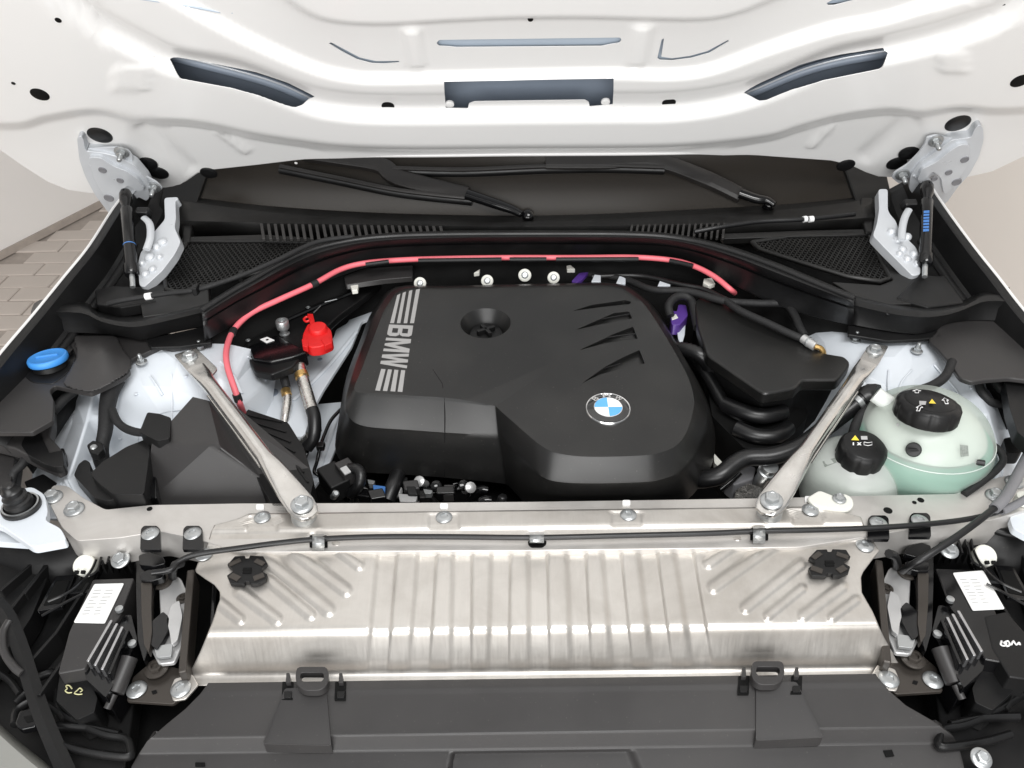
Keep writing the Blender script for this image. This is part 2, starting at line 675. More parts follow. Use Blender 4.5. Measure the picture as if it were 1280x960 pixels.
def segd(x, y, a, b):
    ax, ay = a
    bx, by = b
    t = ((x - ax) * (bx - ax) + (y - ay) * (by - ay)) / ((bx - ax) ** 2 + (by - ay) ** 2)
    t = max(0, min(1, t))
    return math.hypot(x - ax - t * (bx - ax), y - ay - t * (by - ay))

# ================================================================== SETTING
ground = build('ground', [(-9, -4, -0.004), (9, -4, -0.004), (9, 14, -0.004), (-9, 14, -0.004)], [(0, 1, 2, 3)], 'paver_joint', kind='structure')
pv = bmesh.new()
bmesh.ops.create_cube(pv, size=1.0)
bmesh.ops.scale(pv, vec=(0.213, 0.106, 0.05), verts=pv.verts)
bmesh.ops.bevel(pv, geom=[e for e in pv.edges if all(v.co.z > 0 for v in e.verts)], offset=0.004, segments=1, affect='EDGES')
pvm = bpy.data.meshes.new('paver')
pv.to_mesh(pvm)
pvm.materials.append(MATS['paver'])
pv.free()
WB0, WB1 = P(-40, 345, 0), P(130, 257, 0)          # foot of the left wall
wd = (WB1 - WB0).normalized()
wn = Vector((wd.y, -wd.x, 0))
if wn.x < 0:
    wn = -wn
for j in range(26):
    for i in range(9):
        x = -2.75 + i * 0.22 + (0.11 if j % 2 else 0) + random.uniform(-.003, .003)
        y = 2.35 + j * 0.112
        c = Vector((x, y, -0.022 + random.uniform(-.0015, .0015)))
        if (c - WB0).dot(wn) < 0.05:
            continue
        q = proj(c)
        if q[0] < -30 or q[0] > 190:
            continue
        link('paver', pvm, c, None, ground)

w = thing('plaster_wall', WB0, 'plain off-white plastered wall beyond the paving on the left', 'wall')
a0, a1 = WB0 - wd * 3, WB0 + wd * 9
prism3('wall_face', [a0, a1, a1 + Z * 4, a0 + Z * 4], -wn * 0.2, 'wall_white', w)
prism3('skirting', [a0 + wn * 0.012 + Z * 0.002, a1 + wn * 0.012 + Z * 0.002, a1 + wn * 0.012 + Z * 0.035, a0 + wn * 0.012 + Z * 0.035], -wn * 0.011, 'paver_joint', w)
w = thing('cream_wall', (1.8, 2.3, 0), 'smooth cream wall close beside the right fender', 'wall')
ca, cb = Vector((1.18, 3.5, -0.003)), Vector((2.5, 1.0, -0.003))
cn = Vector(((cb - ca).y, -(cb - ca).x, 0)).normalized()
if cn.y > 0:
    cn = -cn
prism3('wall_face', [ca, cb, cb + Z * 4, ca + Z * 4], -cn * 0.15, 'wall_cream', w)

# dark well under everything in the bay (front end floor)
build('undertray', [P(-80, 700, 0.52), P(1360, 700, 0.52), (1.0, 1.7, 0.52), (-1.0, 1.7, 0.52)], [(0, 1, 2, 3)], 'deep_black',
      label='black undertray at the bottom of the engine bay', cat='undertray', solid=0.004)

# ================================================================== HOOD
HT = math.radians(56)
HU = Vector((0, -math.cos(HT), math.sin(HT)))
HN = Vector((0, -math.sin(HT), -math.cos(HT)))
H0 = PY(660, 194, 1.40)


def Hp(px, py, h=0.0):
    return PL(px, py, H0 + HN * h, HN)


EDGE = [(-190, 60), (-120, 110), (-60, 152), (0, 187), (30, 208), (60, 227), (85, 237), (112, 241), (150, 240), (185, 239), (208, 238), (225, 234), (238, 225), (250, 217),
        (320, 209.5), (370, 203.5), (417, 198), (470, 195), (640, 192.5), (865, 191), (960, 198.5), (1040, 204), (1066, 210), (1082, 218), (1100, 224),
        (1150, 226), (1205, 222), (1240, 214), (1280, 195), (1340, 160), (1420, 105), (1500, 50)]
EX, EY = [q[0] for q in EDGE], [q[1] for q in EDGE]


def cv(pts):
    c = cr([(a, b) for a, b in pts], 8)
    xs = [q.x for q in c]
    ys = [q.y for q in c]
    return lambda x: float(np.interp(x, xs, ys))


C1 = cv([(-200, -420), (100, -230), (300, -45), (340, -8), (380, 22), (420, 35), (480, 38), (560, 34), (640, 30.5), (740, 30), (820, 32), (880, 32), (920, 25), (960, 10), (1000, -10), (1100, -80), (1300, -260), (1500, -430)])
C2 = cv([(-200, -300), (0, -160), (120, -60), (200, -8), (300, 48), (390, 88), (440, 100), (480, 102), (560, 100.5), (640, 98.5), (770, 96), (840, 97), (890, 90), (960, 65), (1040, 40), (1130, 20), (1280, -40), (1500, -220)])
C3 = cv([(-200, -170), (0, -75), (90, -5), (130, 30), (180, 58), (220, 76), (300, 92), (385, 124), (430, 133), (480, 136), (560, 136), (640, 135), (760, 134), (840, 133), (900, 125), (960, 108), (1040, 76), (1110, 61), (1180, 43), (1250, 18), (1290, -10), (1500, -160)])
C5 = cv([(-200, 150), (0, 170), (60, 160), (120, 152), (165, 163), (185, 164), (230, 165), (270, 171), (320, 182), (380, 191), (430, 196.5), (520, 199), (640, 198), (800, 197), (880, 193.5), (960, 184), (1000, 172), (1050, 159), (1110, 151), (1150, 155), (1200, 148), (1280, 150), (1500, 120)])


def hoodh(x, y):
    c1, c2, c3, c5 = C1(x), C2(x), C3(x), C5(x)
    h = 0.010 * ss((c1 - y + 3) / 13.0)
    h += 0.013 * ss((y - c2 + 6) / 9.0) * ss((c3 + 2 - y) / 26.0)
    h += 0.019 * ss((y - c3 - 1) / 15.0)
    # roll-off towards the rear edge and the lower hinge field
    h -= 0.020 * ss((y - (c5 - 24)) / 26.0)
    h -= 0.007 * ss((y - (c5 - 2)) / 7.0) * (ss((x - 150) / 40.0) * ss((430 - x) / 60.0) + ss((x - 890) / 60.0) * ss((1160 - x) / 40.0))
    # vertical beads between the pockets
    for bx, by0, by1, lean in ((517, 44, 88, 0.16), (800, 40, 86, -0.18)):
        d = abs(x - (bx + lean * (y - 64)))
        h += 0.006 * ss((13 - d) / 6.0) * ss((y - by0 + 4) / 6) * ss((by1 + 4 - y) / 6)
    # short stiffening beads
    for a, b, r in (((274, 176), (306, 199), 6), ((1040, 168), (1016, 192), 6), ((177, 168), (235, 220), 12), ((1140, 160), (1085, 205), 14)):
        d = segd(x, y, a, b)
        h += 0.0055 * ss((r - d) / (r * 0.8)) * (1 if r < 10 else -1.1)
    # square dimples left on the panel
    h += 0.0025 * ss((26 - abs(x - 165)) / 6) * ss((18 - abs(y - 92)) / 6)
    h += 0.0025 * ss((20 - abs(x - 1190)) / 6) * ss((16 - abs(y - 72)) / 6)
    return h


hood = thing('hood', H0, 'raised white hood seen from below, with slots, plugs and pressed beads', 'hood')
cols = list(np.arange(-190, 1501, 5.0))
trow = list(np.concatenate([np.linspace(0, 0.40, 100), np.linspace(0.42, 0.98, 12)]))
v, f = [], []
base = []
for px in cols:
    e = float(np.interp(px, EX, EY))
    B = Hp(px, e)
    base.append(B)
    for t in trow:
        q = B + HU * t
        h = hoodh(*proj(q + HN * 0.012))
        v.append(q + HN * h)
nr = len(trow)
for i in range(len(cols) - 1):
    for j in range(nr - 1):
        f.append((i * nr + j, i * nr + j + 1, (i + 1) * nr + j + 1, (i + 1) * nr + j))
inner = build('inner_panel', v, f, 'white_paint', hood, ang=80)
sm = inner.modifiers.new('solid', 'SOLIDIFY')
sm.thickness = 0.0014
sm.offset = -1
# make solid before cutting
bpy.context.view_layer.update()
dg = bpy.context.evaluated_depsgraph_get()
me = bpy.data.meshes.new_from_object(inner.evaluated_get(dg))
inner.modifiers.clear()
inner.data = me


def hsurf(x, y):
    h = 0.01
    for _ in range(5):
        q = Hp(x, y, h) - HN * h
        h = 0.4 * h + 0.6 * hoodh(*proj(q + HN * 0.012))
    return Hp(x, y, h)


def hcut(pts, rnd=1.5):
    pts = rounded(pts, rnd, 3)
    hs = [hsurf(x, y) for x, y in pts]
    hl = [(q - H0).dot(HN) for q in hs]
    top = [q + HN * (max(hl) + 0.02 - k) for q, k in zip(hs, hl)]
    return prism3('cutter', top, -HN * 0.07, 'e_coat', smooth=False)


SL_L = [(212, 72), (219, 70), (260, 77), (320, 89.5), (360, 103), (394, 120), (386, 123), (378, 131), (368, 134.5), (355, 131), (322, 119), (290, 110), (225, 98)]
SL_R = [(929, 115), (950, 103), (1000, 80.5), (1050, 67), (1104, 58.5), (1105, 62), (1110, 64.5), (1103, 83), (1099, 86), (1030, 100), (990, 112), (958, 125), (949, 126), (940, 121)]
cutters = [hcut([(555, 101), (767, 97), (766, 130), (737, 132.5), (736, 127), (731, 124.5), (593, 126.5), (586, 129), (585, 135), (557, 134.5)], 1.2),
           hcut([(545.5, 53), (549, 49), (775, 46), (777, 49), (774, 53), (764, 54.5), (752, 57), (570, 58.5), (562, 57.5), (549, 57)], 1.5),
           hcut([(411, 53.5), (414, 52), (432, 61.5), (450, 71), (470, 75.5), (499, 75.2), (499, 77.5), (480, 79), (465, 78.5), (446, 73.5), (428, 64)], 1),
           hcut([(821.5, 72), (827, 48.5), (830, 47), (826.5, 70), (840, 72), (862, 69), (884, 63), (910, 49), (911, 51), (887, 65.5), (864, 72), (840, 75), (825, 74.5)], 0.8),
           hcut(SL_L, 2), hcut(SL_R, 2),
           hcut([(1033, 3), (1040, -1), (1085, -7), (1086, -4), (1062, 1), (1042, 6), (1035, 6)], 1)]
for c_ in cutters:
    keep_ = inner.data.copy()
    cut(inner, [c_])
    if len(inner.data.polygons) < 0.8 * len(keep_.polygons):
        print('HOOD cut rejected')
        inner.data = keep_
print('HOOD', len(inner.data.polygons))
inner.data.polygons.foreach_set('use_smooth', [True] * len(inner.data.polygons))
inner.data.set_sharp_from_angle(angle=math.radians(50))

# outer skin behind, closed to the inner panel along the rear hem
v, f = [], []
ts = [0, 0.01, 0.03] + list(np.linspace(0.08, 0.98, 10))
for px, B in zip(cols[::4], base[::4]):
    x, y = proj(B)
    for t in ts:
        dep = 0.030 * ss(t / 0.05) + 0.0135 - 0.0 + 0.02 * t
        q = B + HU * (t - 0.006) - HN * dep
        v.append(q)
nr = len(ts)
for i in range(len(cols[::4]) - 1):
    for j in range(nr - 1):
        f.append((i * nr + j, i * nr + j + 1, (i + 1) * nr + j + 1, (i + 1) * nr + j))
build('outer_skin', v, f, 'e_coat', hood, ang=60, solid=0.0012)
hem = [B + HN * (hoodh(*proj(B)) - 0.0035) - HU * 0.0015 for B in base]
tube('hem', hem[::3], 0.0036, 'white_paint', hood, n=8, sub=0)
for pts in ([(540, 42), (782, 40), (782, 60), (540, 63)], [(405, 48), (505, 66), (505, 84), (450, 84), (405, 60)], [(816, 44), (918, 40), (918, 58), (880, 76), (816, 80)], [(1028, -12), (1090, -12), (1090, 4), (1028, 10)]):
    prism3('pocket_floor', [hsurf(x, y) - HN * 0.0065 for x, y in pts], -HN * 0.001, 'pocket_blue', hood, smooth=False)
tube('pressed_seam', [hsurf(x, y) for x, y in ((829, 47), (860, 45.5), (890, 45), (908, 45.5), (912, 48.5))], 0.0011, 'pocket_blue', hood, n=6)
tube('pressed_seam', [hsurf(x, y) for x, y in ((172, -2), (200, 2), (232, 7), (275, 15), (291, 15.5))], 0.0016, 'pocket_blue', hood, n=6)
# reinforcement channel seen inside the side slots
for name, ln in (('reinforcement', [(205, 68), (260, 82), (320, 98), (360, 112), (400, 132)]), ('reinforcement', [(922, 124), (950, 112), (1000, 91), (1050, 77), (1112, 66)])):
    tube(name, [Hp(x, y, -0.030) for x, y in ln], 0.008, 'e_coat', hood, n=8)
    tube('seam', [Hp(x, y - 3, -0.022) for x, y in ln], 0.0016, 'hinge_metal', hood, n=6)


for (x, y, r) in ((125, 168, 12.5), (184, 203, 11), (198, 215, 11), (261, 215, 9.5), (1197, 153, 12.5), (1137, 190, 11.5), (1121, 203, 11), (1057, 205.5, 10)):
    c = hsurf(x, y) + HN * 0.0015
    s = (c - CAM).length / FPX
    lathe('rubber_plug', c, HN, [(r * s * 1.0, -0.001), (r * s, 0.0012), (r * s * .86, 0.003), (r * s * .5, 0.0036), (0, 0.0038)], 'rubber', hood, n=24)
for (x, y, r) in ((50, 117, 9), (485, 132, 7.5), (836, 127.5, 8), (1275, 100, 9), (73, 24, 3.2), (663, 23, 3.2), (1256, 6, 3.2), (17, 103, 2)):
    c = hsurf(x, y)
    s = (c - CAM).length / FPX
    c = c + HN * 0.002
    lathe('drain_hole', c, HN, [(r * s * .9, -0.009), (r * s * 1.0, 0.0), (r * s * .94, 0.0004), (0, 0.0002)], 'deep_black', hood, n=24)
for (x, y) in ((266, 187), (281, 206), (330, 189), (370, 204), (427, 129), (547, 135), (989, 181), (1053, 178), (1038, 196), (780, 133), (904, 121), (1167, 47), (1225, 132), (1258, 165), (59, 180), (107, 150), (163, 62), (191, 71)):
    c = hsurf(x, y)
    lathe('weld_spot', c, HN, [(0.0030, -0.0005), (0.0026, 0.0006), (0.0012, 0.0012), (0, 0.0013)], 'white_paint', hood, n=10)
for (x, y) in ((562, 131), (757, 128)):
    c = hsurf(x, y)
    lathe('locating_tab', c, HN, [(0.0075, -0.003), (0.0075, 0.0), (0.006, 0.001), (0, 0.001)], 'white_paint', hood, n=14)

# ================================================================== HINGES AND GAS STRUTS
HBN = Vector((0, -math.sin(math.radians(66)), -math.cos(math.radians(66))))   # hinge face direction


def hinge(side):
    # side -1 = left in the picture: own outlines, both traced
    if side < 0:
        t = thing('lifting_hinge', PY(175, 300, 1.33), 'silver hood hinge bolted to the left corner of the hood', 'hinge', 'hood hinges')
        arm = [(96, 173), (100, 170), (104, 173), (107, 189), (128, 191), (150, 197), (168, 207), (184, 226), (190, 240), (184, 252), (172, 246), (166, 268), (160, 273), (140, 272), (133, 263), (118, 243), (106, 220), (99, 200)]
        rib = [(110, 197), (125, 197), (142, 208), (158, 214), (172, 224), (181, 238), (172, 240), (160, 232), (150, 240), (147, 262), (140, 264), (130, 246), (118, 226)]
        plate = [(105, 186), (132, 184), (145, 184), (160, 188), (166, 195), (166, 205), (180, 219), (196, 228), (204, 236), (192, 243), (178, 232), (155, 210), (130, 198), (108, 196)]
        low = [(205, 247), (222, 246), (222.5, 249), (219, 251), (220, 272), (218, 284), (226, 302), (218, 318), (203, 338), (180, 359), (174, 357), (172, 330), (176, 314), (184, 308), (187, 296), (200, 281), (206, 274)]
        studs = [(152, 190), (192, 234)]
        link_ = [(180, 272), (187, 280), (188, 296), (183, 312)]
        bumps = [(203, 303, 6), (196, 309, 5), (187, 322, 6), (191, 337, 5), (182, 343, 5), (200, 322, 4), (178, 330, 4)]
    else:
        t = thing('lifting_hinge', PY(1140, 300, 1.33), 'silver hood hinge bolted to the right corner of the hood', 'hinge', 'hood hinges')
        arm = [(1229, 160), (1225, 156), (1219, 160), (1214, 172), (1190, 175), (1170, 190), (1150, 204), (1138, 220), (1136, 236), (1146, 250), (1160, 232), (1168, 240), (1176, 258), (1184, 253), (1196, 236), (1212, 218), (1224, 196), (1230, 175)]
        rib = [(1212, 181), (1200, 181), (1186, 190), (1170, 203), (1152, 212), (1146, 226), (1156, 226), (1166, 214), (1176, 222), (1180, 244), (1188, 238), (1200, 222), (1210, 206)]
        plate = [(1216, 172), (1185, 172), (1170, 169), (1158, 172), (1156, 180), (1148, 192), (1134, 206), (1118, 216), (1114, 222), (1124, 230), (1136, 222), (1158, 202), (1184, 184), (1214, 181)]
        low = [(1098, 236), (1110, 236), (1110, 262), (1113, 268), (1120, 276), (1124, 288), (1136, 300), (1146, 310), (1150, 322), (1151, 343), (1141, 345), (1126, 330), (1106, 310), (1091, 294), (1096, 280), (1099, 262)]
        studs = [(1170, 176), (1128, 218)]
        link_ = [(1136, 262), (1131, 272), (1128, 285), (1127, 300)]
        bumps = [(1114, 290, 5), (1122, 300, 5), (1128, 312, 5), (1134, 324, 5), (1124, 318, 4), (1142, 318, 5), (1146, 330, 4), (1134, 296, 5)]
    o = PY(arm[4][0], arm[4][1], 1.355)
    prism_pl('hood_arm', arm, o, HBN, 0.022, 'hinge_metal', t, rnd=4, bevel=0.003)
    prism_pl('pressed_rib', rib, o + HBN * 0.008, HBN, 0.010, 'hinge_metal', t, rnd=4, bevel=0.003)
    for k_ in range(4):                       # pressed flutes between arm and plate
        u_ = (k_ + 1) / 5.0
        ia, ib = plate[1], plate[-4]
        fx, fy = plate[0][0] * (1 - u_) + plate[-5][0] * u_, plate[0][1] * (1 - u_) + plate[-5][1] * u_
        tube('flute', [PL(fx, fy + 1, o + HBN * .001, HBN), PL(fx - side * -9, fy + 10, o + HBN * .001, HBN)], 0.0022, 'hinge_metal', t, n=8, sub=0)
    prism_pl('mounting_plate', plate, o - HBN * 0.006, HBN, 0.004, 'hinge_metal', t, rnd=3, bevel=0.001)
    for (x, y) in studs:
        bolt('stud', PL(x, y, o - HBN * 0.005, HBN), 0.0125, t, HBN, 'mounting_nut')
    for (hx, hy, hr) in (((128, 213, 3.4), (150, 226, 3.0), (136, 248, 4.2), (146, 258, 2.6)) if side < 0 else ((1206, 200, 3.4), (1186, 216, 3.0), (1196, 228, 4.0), (1168, 224, 2.6))):
        c = PL(hx, hy, o + HBN * .0092, HBN)
        rr = hr * (c - CAM).length / FPX
        lathe('hole', c, HBN, [(rr * 1.3, -.002), (rr * 1.2, .0006), (rr, .0008), (rr * .95, .0002), (0, .0001)], 'grey_sleeve', t, n=16)
    p0 = PY(low[0][0], low[0][1], 1.33)
    bi = max(range(len(low)), key=lambda i_: low[i_][1])
    nl = (P(low[bi][0], low[bi][1], 0.998) - p0).cross(Vector((1, 0.25 * side, 0))).normalized()
    if nl.dot(CAM - p0) < 0:
        nl = -nl
    lb = prism_pl('body_bracket', low, p0, nl, 0.016, 'hinge_metal', t, rnd=4, bevel=0.003)
    for (x, y, r) in bumps:
        c = PL(x, y, p0, nl)
        rr = r * (c - CAM).length / FPX
        lathe('pressed_boss', c, nl, [(rr, -0.001), (rr * .9, 0.003), (rr * .5, 0.0055), (0, 0.006)], 'hinge_metal', t, n=14)
    tube('hinge_link', [PL(x, y, p0 + nl * 0.012, nl) for x, y in link_], 0.006, 'hinge_metal', t, n=8, flat=0.6)
    x, y = link_[0]
    box('rubber_stop', PL(x, y - 6, p0 + nl * 0.012, nl), X, HU, HBN, 0.022, 0.020, 0.014, 'rubber', t, bevel=0.003)
    return t


hinge(-1)
hinge(1)


def gas_strut(top, bot, mid, ring, label):
    a, b = PY(top[0], top[1], 1.30), P(bot[0], bot[1], 1.0)
    t = thing('gas_strut', b, label, 'gas strut', 'hood gas struts')
    d = (b - a)
    ax = d.normalized()
    L = d.length
    lathe('ball_socket', a, ax, [(0.0, -0.009), (0.008, -0.007), (0.0105, 0.0), (0.0105, 0.016), (0.0075, 0.024), (0.0075, 0.034)], 'gloss_black', t, n=16)
    lathe('cylinder', a + ax * 0.03, ax, [(0.0, 0), (0.0085, 0.001), (0.0098, 0.004), (0.0098, L * 0.62), (0.0118, L * 0.625), (0.0118, L * 0.86 - .03), (0.009, L * 0.88 - .03), (0.0, L * 0.88 - .03)], 'gloss_black', t, n=20)
    lathe('piston_rod', a + ax * L * 0.86, ax, [(0.0042, 0), (0.0042, L * 0.14), (0, L * 0.141)], 'zinc', t, n=12)
    if ring:
        lathe('print_band', a + ax * (L * ring), ax, [(0.0099, 0), (0.01005, 0.0003), (0.01005, 0.0016), (0.0099, 0.002)], 'print_blue', t, n=20, cap0=False, cap1=False)
    return t, a, ax, L


gas_strut((157, 243), (166, 359), None, 0.56, 'black gas strut holding the hood up on the left')
gs, ga, gx, gl = gas_strut((1159, 233), (1156, 346), None, None, 'black gas strut with blue print holding the hood up on the right')
gb0, gb1 = basis(gx)[0], basis(gx)[1]
gf = (CAM - ga - gx * gl * .4)
gf = (gf - gx * gf.dot(gx)).normalized()
gsd = gx.cross(gf)
for k in range(7):                      # blue print running down the cylinder (too small to read)
    c = ga + gx * (gl * (.34 + .034 * k)) + gf * .00992
    hw, hh = .0042, gl * (.011 if k % 3 else .014)
    build('print_mark', [c - gsd * hw - gx * hh, c + gsd * hw - gx * hh, c + gsd * hw + gx * hh, c - gsd * hw + gx * hh], [(0, 1, 2, 3)], 'print_blue', gs, smooth=False)

# ================================================================== WINDSHIELD, WIPERS, COWL
WP0 = PY(660, 266, 1.44)
WS = math.radians(27)
WN_ = Vector((0, -math.sin(WS), math.cos(WS)))


def W(px, py, h=0.0):
    return PL(px, py, WP0 + WN_ * h, WN_)


gl_ = cr([(232, 258), (330, 262), (450, 268), (560, 271), (660, 272), (760, 270), (880, 264), (1000, 258), (1086, 250)], 4)
low = [W(q.x, q.y) for q in gl_]
Wu = Vector((0, math.cos(WS), math.sin(WS)))
build('windshield', low + [p + Wu * 0.55 for p in low], [(i, i + 1, len(low) + i + 1, len(low) + i) for i in range(len(low) - 1)], 'glass_dark',
      label='dark windshield glass below the raised hood', cat='windshield', solid=0.005)


def wiper(label, arm, armw, head, blade, seatp, group='windshield wipers'):
    t = thing('wiper', W(*arm[-1], 0), label, 'wiper', group)
    a = [W(x, y, 0.022 - 0.006 * i / len(arm)) for i, (x, y) in enumerate(arm)]
    rings = []
    pts = cr(a, 5)
    fr = frames(pts)
    for i, p in enumerate(pts):
        wd_ = 1.25 * float(np.interp(i / (len(pts) - 1), np.linspace(0, 1, len(armw)), armw))
        tdir = (pts[min(len(pts) - 1, i + 1)] - pts[max(0, i - 1)]).normalized()
        sd = tdir.cross(WN_).normalized()
        rings.append([p + sd * wd_ - WN_ * 0.010, p + sd * wd_, p + sd * wd_ * .6 + WN_ * 0.004, p - sd * wd_ * .6 + WN_ * 0.004, p - sd * wd_, p - sd * wd_ - WN_ * 0.010])
    ring_loft('arm', rings, 'wiper_black', t, bevel=0.001)
    hp = [W(x, y, 0.026) for x, y in head]
    tube('pivot_head', hp, [0.013, 0.012, 0.010, 0.008], 'gloss_black', t, n=12, flat=0.75)
    tube('blade', [W(x, y, 0.012) for x, y in blade], 0.0075, 'rubber', t, n=8, flat=1.2)
    tube('blade_spoiler', [W(x, y - 4, 0.020) for x, y in blade], 0.0055, 'wiper_black', t, n=8, flat=0.8)
    lathe('pivot_nut', W(*seatp, 0.02), WN_, [(0.011, -0.02), (0.011, 0.002), (0.007, 0.006), (0.0, 0.007)], 'gloss_black', t, n=18)
    return t


wiper('matt black wiper whose arm rises left from the middle of the cowl', [(380, 192), (430, 198), (475, 205), (500, 221), (583, 243)], [0.010, 0.012, 0.014, 0.0155, 0.015],
      [(584, 243), (620, 255), (640, 262), (652, 268)], [(350, 212), (420, 226), (500, 242), (590, 252)], (660, 268))
wiper('matt black wiper whose arm kinks down to the right side of the cowl', [(682, 202), (760, 202), (820, 200), (880, 220), (928, 243)], [0.013, 0.013, 0.014, 0.014, 0.013],
      [(925, 241), (945, 248), (958, 250), (968, 256)], [(490, 214), (580, 216), (680, 212), (760, 211), (830, 213)], (962, 254))

# cowl: black panel between the glass and the rubber arch
cowl = thing('cowl_panel', PY(660, 285, 1.36), 'black plastic cowl panel with air grilles below the windshield', 'cowl panel')
yb = cr([(222, 252), (330, 266), (450, 274), (560, 277), (660, 277), (760, 275), (880, 269), (1000, 262), (1092, 250)], 4)
ym = cr([(222, 276), (330, 279), (450, 281), (560, 283), (660, 284), (760, 283), (880, 281), (1000, 278), (1092, 272)], 4)
yt = cr([(222, 245), (330, 258), (450, 266), (560, 269.5), (660, 270.5), (760, 268), (880, 262), (1000, 255), (1092, 245)], 4)
r0 = [W(q.x, q.y, 0.003) for q in yt]
r1 = [W(q.x, q.y, 0.012) for q in yb]
r2 = [P(q.x, q.y, 1.004) for q in ym]
r3 = [p + Vector((0, -0.004, -0.03)) for p in r2]
ring_loft('front_rail', [r0, r1, r2, r3], 'cowl_black', cowl, closed=False, ang=60, solid=0.003)
build('grille_floor', [P(215, 300, 0.955), P(215, 270, 0.965), P(1095, 268, 0.965), P(1150, 330, 0.955), P(1150, 400, 0.955), P(1065, 385, 0.955), P(960, 330, 0.955), P(860, 300, 0.955), P(660, 292, 0.955), P(450, 298, 0.955), P(330, 345, 0.955), P(262, 392, 0.955), P(150, 420, 0.955), P(150, 360, 0.955)],
      [tuple(range(14))], 'deep_black', cowl, solid=0.003)
# air slots in the middle: one slat each
for i in range(27):
    x = 327 + i * 8.6
    yy = 281 + 0.006 * (x - 327) * 0 + (0 if x < 450 else (x - 450) * 0.03)
    a, b = P(x, 281 + (x - 327) * 0.014, 1.006), P(x + 3, 300 if x < 400 else 297, 1.004)
    box('slat', (a + b) / 2, X, (b - a), Z, 0.0058, (b - a).length, 0.006, 'slat_grey', cowl, bevel=0.001)
for i in range(17):
    x = 790 + i * 7.2
    a, b = P(x, 282.5 - (x - 790) * 0.02, 1.006), P(x - 2, 293 + (x - 790) * .05, 1.004)
    box('slat', (a + b) / 2, X, (b - a), Z, 0.0045, (b - a).length, 0.006, 'slat_grey', cowl, bevel=0.001)


def mesh_grille(poly, z, m, parent, du=0.0092, wv=0.0021):
    """fine honeycomb of thin bars filling the outline"""
    pw = [P(x, y, z) for x, y in poly]
    p2 = [(p.x, p.y) for p in pw]
    x0, x1 = min(p[0] for p in p2), max(p[0] for p in p2)
    y0, y1 = min(p[1] for p in p2), max(p[1] for p in p2)
    v, f = [], []

    def bar(ax, ay, bx, by):
        dx, dy = bx - ax, by - ay
        l = math.hypot(dx, dy)
        nx, ny = -dy / l * wv / 2, dx / l * wv / 2
        k = len(v)
        for zz in (z, z - 0.004):
            v.extend([(ax + nx, ay + ny, zz), (ax - nx, ay - ny, zz), (bx - nx, by - ny, zz), (bx + nx, by + ny, zz)])
        f.extend([(k, k + 1, k + 2, k + 3), (k, k + 3, k + 7, k + 4), (k + 1, k + 2, k + 6, k + 5)])
    j = 0
    y = y0
    while y < y1:
        x = x0 + (du / 2 if j % 2 else 0)
        while x < x1:
            for (ex, ey) in ((x + du / 2, y + du * .8), (x - du / 2, y + du * .8)):
                if inside(x, y, p2) and inside(ex, ey, p2):
                    bar(x, y, ex, ey)
            x += du
        y += du * .8
        j += 1
    return build('mesh_grille', v, f, m, parent, smooth=False, kind='stuff')


GL = [(208, 362), (206, 345), (236, 302), (330, 302), (388, 304), (384, 318), (335, 338), (270, 355), (225, 366)]
GR = [(940, 303), (1000, 294), (1085, 292), (1112, 348), (1100, 352), (1060, 346), (1000, 328), (950, 312)]
mesh_grille(GL, 0.992, 'cowl_black', cowl)
for g_ in (GL, GR):
    tube('grille_frame', [P(x, y, .9915) for x, y in g_ + [g_[0]]], .0042, 'cowl_black', cowl, n=8, sub=0)
mesh_grille(GR, 0.992, 'cowl_black', cowl)


def frame_tube(poly, z, r, m, parent, name):
    tube(name, [P(x, y, z) for x, y in poly] + [P(*poly[0], z)], r, m, parent, n=8, sub=0)


prism('grille_apron', [(172, 361), (205, 340), (228, 296), (236, 300), (208, 345), (210, 363), (260, 352), (262, 384), (178, 396)], 0.990, 0.02, 'cowl_black', cowl, bevel=0.002)
prism('grille_apron', [(1085, 288), (1093, 292), (1140, 342), (1180, 346), (1200, 378), (1110, 380), (1066, 368), (1040, 352), (1100, 356), (1116, 350)], 0.990, 0.02, 'cowl_black', cowl, bevel=0.002)
prism('grille_rim', [(228, 296), (330, 293), (392, 297), (392, 303), (330, 301), (236, 302)], 0.995, 0.012, 'cowl_black', cowl, bevel=0.0015)
prism('grille_rim', [(900, 292), (1000, 288), (1090, 286), (1090, 293), (1000, 295), (905, 298)], 0.995, 0.012, 'cowl_black', cowl, bevel=0.0015)
prism('cowl_end', [(226, 245), (240, 245), (242, 262), (238, 300), (228, 304)], 0.998, 0.05, 'cowl_black', cowl, bevel=0.004)
prism('cowl_end', [(1076, 240), (1092, 238), (1092, 290), (1082, 290), (1074, 262)], 1.0, 0.05, 'cowl_black', cowl, bevel=0.004)

prism3('pillar_trim', [W(x, y, .012) for x, y in ((196, 268), (240, 268), (268, 190), (212, 190))], -WN_ * .03, 'cowl_black', cowl, bevel=.003)
prism3('pillar_trim', [W(x, y, .012) for x, y in ((1074, 262), (1118, 258), (1102, 188), (1048, 188))], -WN_ * .03, 'cowl_black', cowl, bevel=.003)
